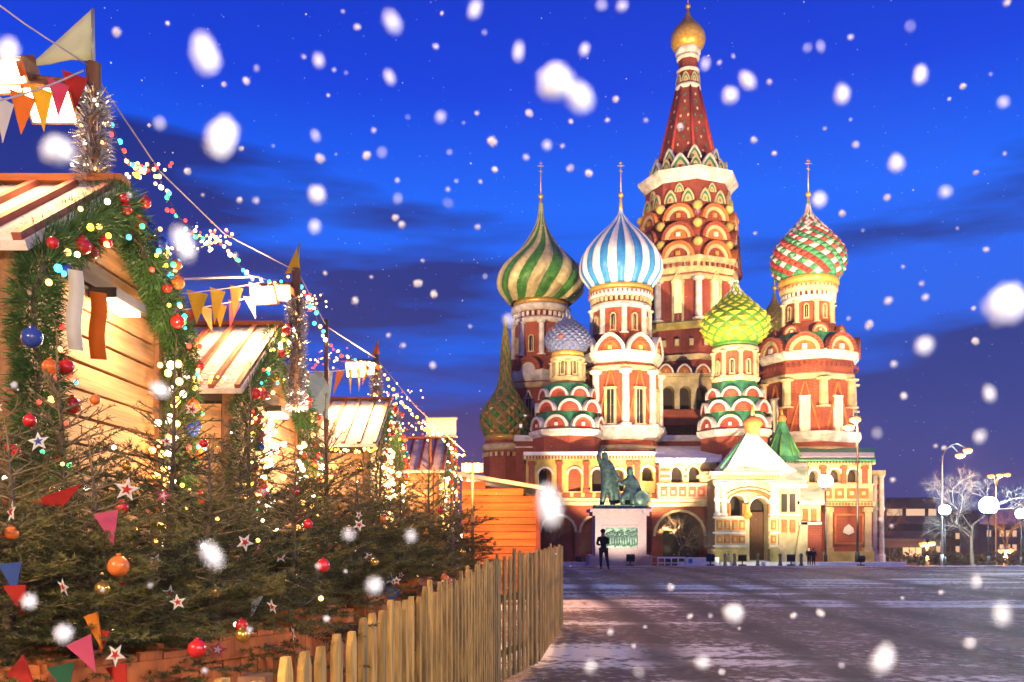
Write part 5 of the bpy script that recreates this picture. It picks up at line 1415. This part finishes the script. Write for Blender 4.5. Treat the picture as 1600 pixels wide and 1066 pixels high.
# ================================================================== spruces in planters
def spruce_meshes(seed, H, Rb, dens, levels=15):
    r = random.Random(seed); tk = MB(); br = MB(); nd = MB()
    lean_ = Vector((r.gauss(0, .03), r.gauss(0, .03), 0))
    def axis(z): return lean_ * z + Vector((.012 * math.sin(z * 5), .012 * math.cos(z * 4), z))
    tk.tube([axis(H * k / 10) for k in range(11)], [.028 * (1 - .88 * k / 10) for k in range(11)], 7)
    def twig(p, d, L, rad, lv, dn):
        n = 4; pts = [p]; q = p
        for i in range(n):
            d = (d + Vector((r.gauss(0, .07), r.gauss(0, .07), r.gauss(.035, .06)))).normalized(); q = q + d * L / n; pts.append(q)
        br.tube(pts, [rad * (1 - .7 * i / n) for i in range(n + 1)], 3, 0, False)
        cnt = int(L * dens * dn); 
        for k in range(cnt):
            f = r.random() * n; i = min(int(f), n - 1); o = pts[i].lerp(pts[i + 1], f - i)
            if lv == 0 and f < 1.0 and r.random() < .6: continue
            az = r.random() * 2 * PI
            u = d.cross(Vector((0, 0, 1)) if abs(d.z) < .95 else Vector((1, 0, 0))).normalized(); w = d.cross(u)
            dd = (d * r.uniform(.5, 1.0) + (u * math.cos(az) + w * math.sin(az))).normalized() * r.uniform(.018, .030)
            sd_ = dd.cross(Vector((r.gauss(0, 1), r.gauss(0, 1), r.gauss(0, 1)))).normalized() * .0021
            nd.add([o - sd_, o + sd_, o + dd], [(0, 1, 2)])
        if lv < 2:
            m = int(L / (.055 if lv == 0 else .07))
            for k in range(m):
                f = (.18 + .8 * (k + .5) / m) * n; i = min(int(f), n - 1); o = pts[i].lerp(pts[i + 1], f - i)
                side = 1 if k % 2 else -1
                u = d.cross(Vector((0, 0, 1)) if abs(d.z) < .95 else Vector((1, 0, 0))).normalized()
                nd_ = (d * .72 + u * side * .68 + Vector((0, 0, r.gauss(0, .22)))).normalized()
                twig(o, nd_, L * (1 - .6 * f / n) * r.uniform(.34, .5), rad * .55, lv + 1, dn)
    for lv in range(levels):
        f = (lv + r.uniform(-.2, .2)) / levels; z = H * (.09 + .86 * max(0, f))
        k = 5 if lv < levels - 3 else 3
        L = Rb * (1 - f) ** 1.0 * r.uniform(.85, 1.1) + .07
        a0 = r.random() * 6
        for q in range(k):
            a = a0 + 2 * PI * q / k + r.gauss(0, .2); el = -.12 + .75 * f + r.gauss(0, .1)
            twig(axis(z), Vector((math.cos(a) * math.cos(el), math.sin(a) * math.cos(el), math.sin(el))), L * r.uniform(.8, 1.1), .0065, 0, 1.0 if f < .5 else .5 if f < .68 else .22)
    twig(axis(H * .93), Vector((0, 0, 1)), H * .16, .006, 2, .5)
    return tk.mesh('trunk', [BARK]), br.mesh('boughs', [TWIG]), nd.mesh('needles', [NEEDLE])
SPR = [spruce_meshes(41, 1.45, .74, 430, 17), spruce_meshes(42, 1.3, .78, 430, 16), spruce_meshes(43, 1.2, .70, 430, 15)]
PLANTER = mat('planter_wood', (.52, .15, .04), .6, .3, 4, .3, stretch=(4, 4, .5))
def planter(x, y, h, s_, rot, label, group):
    t = thing('planter', label, 'planter', (x, y, 0), group)
    c, sn = math.cos(rot), math.sin(rot)
    def L(u, v, z): return (x + u * c - v * sn, y + u * sn + v * c, z)
    part('soil', t, [SHADE], lambda b: b.box((x, y, h / 2 - .02), (s_ * .9, s_ * .9, h - .08), 0, rot))
    n = 5
    for side in range(4):
        for k in range(n):
            off = ((k + .5) / n - .5) * s_
            u, v = ((off, -s_ / 2), (s_ / 2, off), (off, s_ / 2), (-s_ / 2, off))[side]
            part('plank', t, [PLANTER], lambda b: b.box(L(u, v, h / 2), (s_ / n * .93 if side % 2 == 0 else .022, .022 if side % 2 == 0 else s_ / n * .93, h - .03 * ((k * 7 + side) % 3) * .4), 0, rot))
    part('rim', t, [PLANTER], lambda b: [b.box(L(u, v, h - .06), (w, dd, .07), 0, rot) for u, v, w, dd in ((0, -s_ / 2 - .022, s_ + .06, .02), (0, s_ / 2 + .022, s_ + .06, .02), (s_ / 2 + .022, 0, .02, s_ + .02), (-s_ / 2 - .022, 0, .02, s_ + .02))])
spots = [  # px, d, top row in the photograph, variant
    (-25, 3.5, 560, 1), (100, 3.9, 540, 0), (262, 4.4, 560, 0), (395, 5.4, 596, 0), (505, 6.8, 640, 1), (590, 8.2, 676, 0), (672, 10.4, 712, 1),
    (150, 2.9, 690, 2), (335, 3.55, 690, 2), (452, 4.6, 715, 2), (555, 5.9, 730, 1), (628, 7.4, 745, 2), (700, 9.4, 765, 2), (20, 2.75, 660, 2)]
for i, (px, d, ty, vr) in enumerate(spots):
    x = (px - 800) / F * d; zt = 1.6 + (830 - ty) * d / F
    H = (1.45, 1.3, 1.2)[vr] * .97
    ph = 1.04 if i < 7 else 1.22
    s_ = max(.8, min(1.45, (zt - ph) / H))
    first = i < 7
    row = 'rear row beside the kiosks' if first else 'front row along the fence'; nth = ORD[{6: 0, 5: 1, 4: 2, 3: 3, 2: 4, 1: 5, 0: 6, 12: 0, 11: 1, 10: 2, 9: 3, 8: 4, 7: 5, 13: 6}[i]]
    planter(x, d, ph, .40, .12 * i, f'orange plank planter under the {nth} spruce from the booth, {row}', 'plank planters of the rear row' if first else 'plank planters of the front row')
    lb = f'{nth} ' + ('tall spruce with bare leader' if first else 'smaller spruce') + f' from the booth, {row}'
    t = thing('spruce', lb, 'tree', (x, d, ph - .06), 'rear row of market spruces' if first else 'front row of market spruces')
    t.rotation_euler = (0, 0, i * 2.1); t.scale = (s_, s_, (zt - ph) / H)
    for nm, me in zip(('trunk', 'boughs', 'crown'), SPR[vr]):
        o = bpy.data.objects.new(nm, me); COL.objects.link(o); o.parent = t

# ------------------------------------------------------------------ ornaments on the spruces
def star_me(col, col2):
    b = MB()
    for m, s_, th in ((0, 1.0, .10), (1, .80, .13)):
        vs_ = [(0, -th, 0)] + [((1 if k % 2 == 0 else .42) * s_ * math.sin(PI * k / 5), 0, (1 if k % 2 == 0 else .42) * s_ * math.cos(PI * k / 5)) for k in range(10)] + [(0, th, 0)]
        b.add(vs_, [(0, 1 + (k + 1) % 10, 1 + k) for k in range(10)] + [(11, 1 + k, 1 + (k + 1) % 10) for k in range(10)], m)
    return b.mesh('star_ornament', [CLOTHS[col], CLOTHS[col2]])
STARS = {'red and white': star_me('white', 'red'), 'pink': star_me('pink', 'white'), 'blue and white': star_me('white', 'blue')}
for px, py, d, sz, kd, wh in ((18, 800, 2.6, .052, 'red and white', 'low on the tree nearest the first kiosk corner'), (411, 768, 4.2, .045, 'pink', 'on a bough tip above the planters'), (198, 765, 2.75, .052, 'red and white', 'beside a blue pennant'),
                              (340, 1015, 3.2, .05, 'pink', 'hanging just above an orange planter'), (405, 855, 3.6, .046, 'pink', 'among dark boughs'), (300, 640, 4.2, .05, 'red and white', 'below a bare leader'),
                              (255, 775, 3.3, .04, 'pink', 'beside the trunk of the tall spruce'), (610, 905, 5.4, .05, 'blue and white', 'above the fence'), (60, 690, 3.0, .05, 'blue and white', 'near the kiosk plank wall')):
    o = obj('star_ornament', STARS[kd], None, P(px, py, d), (rnd.gauss(0, .2), rnd.gauss(0, .3), rnd.gauss(0, .4)), sz * .74)
    tag(o, f'small {kd} star ornament {wh}', 'star', 'star ornaments on the spruces')
for px, py, d, w, h, col, wh in ((165, 800, 2.7, .07, .10, 'pink', 'deep pink pennant in the dark of the near spruce'), (15, 880, 2.5, .06, .09, 'blue', 'blue pennant at the side of the near spruce'), (22, 915, 2.5, .07, .09, 'red', 'red pennant below a blue one on the near spruce'),
                              (140, 960, 2.5, .06, .10, 'orange', 'orange pennant hanging low on the near spruce'), (122, 1000, 2.45, .07, .10, 'pink', 'bright pink pennant hanging lowest on the near spruce'), (95, 1040, 2.45, .07, .09, 'green', 'dark green pennant under a pink one'),
                              (180, 1040, 2.5, .07, .09, 'red', 'red pennant near the ground behind the pickets'), (160, 985, 2.5, .04, .07, 'red', 'narrow red pennant beside the orange one'), (405, 920, 3.5, .055, .12, 'white', 'white pennant on a bough over the planter'), (615, 920, 5.2, .09, .12, 'blue', 'blue pennant above the pickets'), (85, 770, 2.7, .16, .05, 'red', 'long red ribbon pennant across the near spruce'), (20, 1042, 2.45, .09, .07, 'red', 'wide red pennant at the foot of the near spruce')):
    tag(obj('pennant', pennant_me(col, w, h), None, P(px, py, d), (rnd.gauss(0, .2), rnd.gauss(0, .3), rnd.gauss(0, .4))), wh, 'pennant', 'single pennants caught on the spruces')
for px, py, d, s_, k, wh in ((185, 885, 2.55, .030, 2, 'shiny orange bauble on the near spruce'), (1068 / 2.29, 904, 4.0, .02, 1, 'small gold bauble on the fence side boughs'), (160, 920, 2.6, .022, 1, 'small gold bauble below the orange one'), (50, 528, 4.3, .05, 3, 'dark blue bauble at the first kiosk gable'), (545, 830, 5.0, .03, 1, 'gold bauble among the middle spruces')):
    tag(obj('bauble', BAUB_ME[k], None, P(px, py, d), 0, s_), wh, 'bauble', 'baubles on the spruces')
ro = random.Random(19)
RSTAR = star_me('white', 'red')
for k in range(105):
    px, d, ty, vr = spots[ro.randrange(len(spots))]; x = (px - 800) / F * d; zt = 1.6 + (830 - ty) * d / F
    z_ = 1.25 + (zt - 1.5) * ro.random() ** 1.3; rr_ = .62 * (1 - (z_ - 1.2) / (zt - 1.0)) + .04; a = ro.uniform(-PI * .95, .25)
    p = Vector((x + rr_ * math.cos(a), d + rr_ * math.sin(a), z_))
    if k % 3 == 0:
        tag(obj('star_ornament', RSTAR, None, p, (ro.gauss(0, .3), ro.gauss(0, .5), ro.gauss(0, .5)), ro.uniform(.024, .034)), 'tiny red star with white edge hanging among the spruce boughs', 'star', 'tiny red stars on the spruces')
    else:
        kk = ro.choice((0, 0, 2, 1)); nm = {0: 'red', 2: 'orange', 1: 'gold'}[kk]
        tag(obj('bauble', BAUB_ME[kk], None, p, 0, ro.uniform(.018, .027)), f'tiny {nm} bauble hanging among the spruce boughs', 'bauble', f'tiny {nm} baubles on the spruces')
rt = random.Random(77)
for i in (1, 3, 5, 8):
    px, d, ty, vr = spots[i]; x = (px - 800) / F * d; zt = 1.6 + (830 - ty) * d / F
    pts = []
    for k in range(26):
        f = k / 25; a = f * 15 + i; rr_ = .50 * (1 - f * .85) + .04
        pts.append(Vector((x + rr_ * math.cos(a), d + rr_ * math.sin(a), 1.15 + (zt - 1.35) * f)))
    light_string(pts, 15, 'thin bulb string wound round the ' + {1: 'sixth tall spruce', 3: 'fourth tall spruce', 5: 'second tall spruce', 8: 'fifth smaller spruce'}[i] + ' from the booth', 'bulb strings wound round the spruces', 0, (0, 0, 5, 1, 3), (.006, .011), .0015, 50 + i, .02)

# ================================================================== picket fence
PICK = mat('picket_wood', (.54, .31, .075), .7, .5, 5, .4, stretch=(5, 5, .8), detail=7, ov=.45)
fence = thing('picket_fence', 'weathered wooden picket fence curving along the market spruces', 'fence', (-.4, 6, 0))
path = [Vector((-.82, 1.9, 0)), Vector((-.68, 2.6, 0)), Vector((-.53, 4.6, 0)), Vector((-.33, 7.0, 0)), Vector((-.16, 9.2, 0)), Vector((.30, 10.7, 0)), Vector((.82, 15.0, 0))]
hts = [1.18, 1.22, 1.27, 1.30, 1.35, 1.38, 1.36]
cum = [0.0]
for i in range(1, len(path)): cum.append(cum[-1] + (path[i] - path[i - 1]).length)
def fat(s_):
    for i in range(1, len(path)):
        if s_ <= cum[i] or i == len(path) - 1:
            f = (s_ - cum[i - 1]) / (cum[i] - cum[i - 1]); return path[i - 1].lerp(path[i], f), (path[i] - path[i - 1]).normalized(), hts[i - 1] + (hts[i] - hts[i - 1]) * f
rf_ = random.Random(5); s_ = 0.0
while s_ < cum[-1]:
    p, d_, h = fat(s_); h += rf_.gauss(0, .022); n_ = Vector((d_.y, -d_.x, 0)); w = .078 * rf_.uniform(.9, 1.1); lean_ = d_ * rf_.gauss(0, .012)
    a, b2 = p - d_ * w / 2 + n_ * .012, p + d_ * w / 2 + n_ * .012
    U = Vector((0, 0, 1)); fv = []
    for off in (Vector((0, 0, 0)), n_ * .022):
        fv += [a + off + U * .04, b2 + off + U * .04, b2 + off + lean_ + U * (h - .05), b2 + off + lean_ - d_ * w * .3 + U * h, a + off + lean_ + d_ * w * .3 + U * h, a + off + lean_ + U * (h - .05)]
    m = MB(); m.add(fv, [(5, 4, 3, 2, 1, 0), (6, 7, 8, 9, 10, 11)] + [(k, (k + 1) % 6, 6 + (k + 1) % 6, 6 + k) for k in range(6)])
    obj('picket', m.mesh('picket', [PICK]), fence)
    s_ += .178 * rf_.uniform(.94, 1.06)
for i in range(len(path) - 1):
    for zz in (.28, .86):
        a, c = path[i] + Vector((0, 0, zz)), path[i + 1] + Vector((0, 0, zz * (1.06 if i < 4 else 1))); d_ = (c - a).normalized(); n_ = Vector((d_.y, -d_.x, 0))
        part('rail', fence, [PICK], lambda b: b.frame(a - n_ * .03, c - a, n_ * .035, (0, 0, .07)))
for i in range(len(path)):
    part('post', fence, [POSTW], lambda b: b.box((path[i].x - .07, path[i].y + .02, hts[i] / 2 - .02), (.08, .08, hts[i] - .04)))

# ================================================================== lamp posts added out of view to light spruces, fence and snow
for lx, ly, lw, wh in ((4.6, .8, 2600, 'beside the square at the market entrance'), (-3.4, -.6, 7000, 'on the stall side of the market entrance'), (1.8, -2.4, 4600, 'on the square side of the market entrance')):
    lp = thing('street_lamp', 'added globe lamp on a black post ' + wh, 'street lamp', (lx, ly, 0), 'added globe lamps at the market entrance')
    part('post', lp, [IRON], lambda b: (b.tube([(lx, ly, 0), (lx, ly, 3.3)], [.07, .045], 10), b.lathe([(0, .16), (.3, .14), (.4, .08)], 10, (lx, ly))))
    part('globe', lp, [emis('added_globe_glass', (1, .88, .74), 4)], lambda b: b.ball((lx, ly, 3.55), .24, 14, 10))
    point_light('lamp', lp, (lx, ly, 3.55), lw, (1, .68, .34) if lx < 0 else (1, .76, .50) if lx > 4 else (1, .80, .60), .26)

fl_ = point_light('camera_flash', None, (.14, -.06, 1.72), 15, (1, .97, .95), .05)

# ================================================================== falling snow
FLAKE = bpy.data.materials.new('snowflake'); FLAKE.use_nodes = True
_t = FLAKE.node_tree; _b = _t.nodes['Principled BSDF']; _b.inputs['Base Color'].default_value = (.95, .95, .96, 1); _b.inputs['Roughness'].default_value = .9
_tr = N(_t, 'ShaderNodeBsdfTranslucent'); _tr.inputs['Color'].default_value = (.95, .95, .97, 1)
_mx = N(_t, 'ShaderNodeMixShader'); _mx.inputs[0].default_value = .5
_t.links.new(_b.outputs[0], _mx.inputs[1]); _t.links.new(_tr.outputs[0], _mx.inputs[2]); _t.links.new(_mx.outputs[0], _t.nodes['Material Output'].inputs['Surface'])
FL = []
for sd_ in range(4):
    r = random.Random(90 + sd_); b = MB()
    b.ball((0, 0, 0), .80, 12, 8)
    for k in range(150):
        c = Vector((r.gauss(0, 1), r.gauss(0, 1), r.gauss(0, 1))).normalized() * r.uniform(.74, 1.0); q = r.uniform(.10, .24)
        u = Vector((r.gauss(0, 1), r.gauss(0, 1), r.gauss(0, 1))).normalized(); w = u.orthogonal().normalized()
        b.add([c + u * q, c + (w * .87 - u * .5) * q, c - (w * .87 + u * .5) * q], [(0, 1, 2)])
    FL.append(b.mesh('snowflake', [FLAKE]))
BIG = [(320,85,28,42),(345,215,32,42),(90,235,34,30),(12,82,22,32),(613,35,16,28),(742,15,14,22),(868,128,38,36),(905,152,28,34),(810,80,13,22),(498,95,13,17),(609,121,12,19),(688,183,10,14),(913,77,11,16),(940,8,12,11),(972,10,14,12),(1102,100,9,16),(1141,149,18,20),(1168,126,16,22),(1262,75,6,11),(1282,73,7,13),(1316,147,17,23),(1438,117,15,22),(1422,41,7,9),(1568,160,13,13),(1400,255,17,19),(1477,300,15,14),(1280,312,17,17),(1572,475,42,40),(1444,540,20,21),(1546,615,14,20),(1531,682,14,16),(1370,677,8,12),(493,212,8,14),(597,238,8,10),(496,304,19,21),(492,354,13,16),(287,380,22,42),(249,193,10,15),(855,227,11,12),(621,310,7,12),(700,317,5,10),(795,500,13,14),(330,868,22,32),(585,915,20,20),(642,838,13,16),(545,835,15,15),(100,990,20,22),(45,940,17,18),(1146,958,22,21),(1565,960,20,28),(1525,908,12,18),(1515,1005,14,14),(1380,1030,24,35),(1098,1035,18,16),(922,1042,14,16),(998,1050,8,12),(858,790,28,45),(250,610,22,18)]
SMALL = [(182,50,9),(262,37,5),(401,107,6),(350,132,5),(385,127,7),(377,232,5),(293,268,7),(558,42,7),(536,18,4),(681,73,6),(691,21,4),(757,51,5),(475,89,5),(522,109,5),(541,114,3),(513,149,4),(637,183,3),(724,192,3),(745,177,5),(584,204,6),(500,248,9),(525,241,3),(573,243,8),(427,228,3),(769,221,9),(702,238,4),(713,283,4),(751,284,4),(773,265,6),(822,246,7),(879,228,5),(891,263,7),(920,271,7),(962,155,7),(827,177,7),(892,190,5),(949,188,5),(1009,188,5),(621,282,5),(618,340,7),(628,351,8),(746,355,6),(700,296,5),(660,407,4),(653,443,8),(678,460,7),(555,470,7),(508,427,5),(580,433,4),(630,540,6),(607,524,5),(676,571,7),(735,510,4),(758,432,4),(1202,128,6),(1124,98,5),(1146,88,4),(1178,219,7),(1210,240,6),(1289,201,4),(1329,187,3),(1337,226,7),(1329,58,6),(1574,4,8),(1505,135,6),(1483,155,4),(1548,116,3),(1525,270,5),(1570,240,4),(1541,390,6),(1316,334,7),(1386,309,7),(1388,470,8),(1440,443,6),(1446,465,7),(1411,417,4),(1358,508,8),(1326,498,4),(1397,569,8),(1412,619,7),(1524,533,7),(1521,482,5),(1496,357,3),(1348,360,3),(368,398,5),(374,313,6),(400,313,7),(317,305,4),(203,305,6),(320,1048,7),(390,985,7),(497,885,6),(540,893,5),(235,915,5),(160,922,5),(510,967,7),(1048,918,8),(1110,962,5),(1078,963,6),(1240,962,7),(1282,958,8),(954,988,7),(1008,980,4),(1265,912,4),(1470,926,6),(1410,935,5),(1315,1040,6),(1128,1050,7),(990,1010,5),(1155,982,4),(22,602,7),(1063,198,7),(1005,800,5),(1395,750,6),(1462,697,5),(1475,700,5),(1376,812,5),(1393,822,5),(1180,365,4),(1090,330,4)]
rs = random.Random(3)
for px, py, a, c in BIG:
    d = rs.uniform(.23, .28) if max(a, c) > 25 else rs.uniform(.32, .44)
    k = d / F; bl = F * .0045 * (1 / d - 1 / 5.5) * .38; a = max(a - bl, a * .5); c = max(c - bl, c * .5)
    o = obj('snowflake', FL[rs.randrange(4)], None, P(px, py, d), (0, rs.gauss(0, .3), 0), (a * k * .9, a * k * .9, c * k * .9))
    tag(o, 'large soft snowflake drifting close by in the air', 'snowflake', 'large snowflakes in the air')
for px, py, a in SMALL:
    d = rs.uniform(.62, 1.2); k = d / F; a = max(a - F * .0045 * (1 / d - 1 / 5.5) * .35, a * .6)
    o = obj('snowflake', FL[rs.randrange(4)], None, P(px, py, d), (rs.random(), rs.random() * 3, rs.random()), (a * k * .95, a * k * .95, a * k * rs.uniform(.95, 1.3)))
    tag(o, 'small crisp snowflake falling through the air', 'snowflake', 'small snowflakes in the air')

# the finer snow further off, past counting, is one mass
fs = MB(); rq = random.Random(12)
for k in range(3200):
    c = Vector((rq.uniform(-7, 10), rq.uniform(.9, 18) if k % 5 else rq.uniform(-1.5, 1.5), rq.uniform(.1, 9)))
    if abs(c.x) < .62 * max(c.y, 0) + .3 and c.y < 1.3: continue
    q = rq.uniform(.003, .007); u = Vector((rq.gauss(0, 1), rq.gauss(0, 1), rq.gauss(0, 1))).normalized() * q; w = u.orthogonal().normalized() * q; n_ = u.cross(w).normalized() * q * .8
    fs.add([c + u, c + w, c - u, c - w, c + n_, c - n_], [(0, 1, 4), (1, 2, 4), (2, 3, 4), (3, 0, 4), (1, 0, 5), (2, 1, 5), (3, 2, 5), (0, 3, 5)], 0, True)
tag(obj('falling_snow', fs.mesh('falling_snow', [FLAKE])), 'fine distant snow falling over the market and the square', 'snow', kind='stuff')

# ================================================================== snowy air
hz = MB(); hz.box((0, 115, 26), (500, 290, 90))
HZM = bpy.data.materials.new('snowy_air'); HZM.use_nodes = True
_t = HZM.node_tree; _t.nodes.remove(_t.nodes['Principled BSDF'])
_v = N(_t, 'ShaderNodeVolumePrincipled'); _v.inputs['Color'].default_value = (.9, .92, 1, 1); _v.inputs['Density'].default_value = .0003; _v.inputs['Anisotropy'].default_value = .3
_t.links.new(_v.outputs[0], _t.nodes['Material Output'].inputs['Volume'])
tag(obj('haze', hz.mesh('haze', [HZM])), kind='stuff')
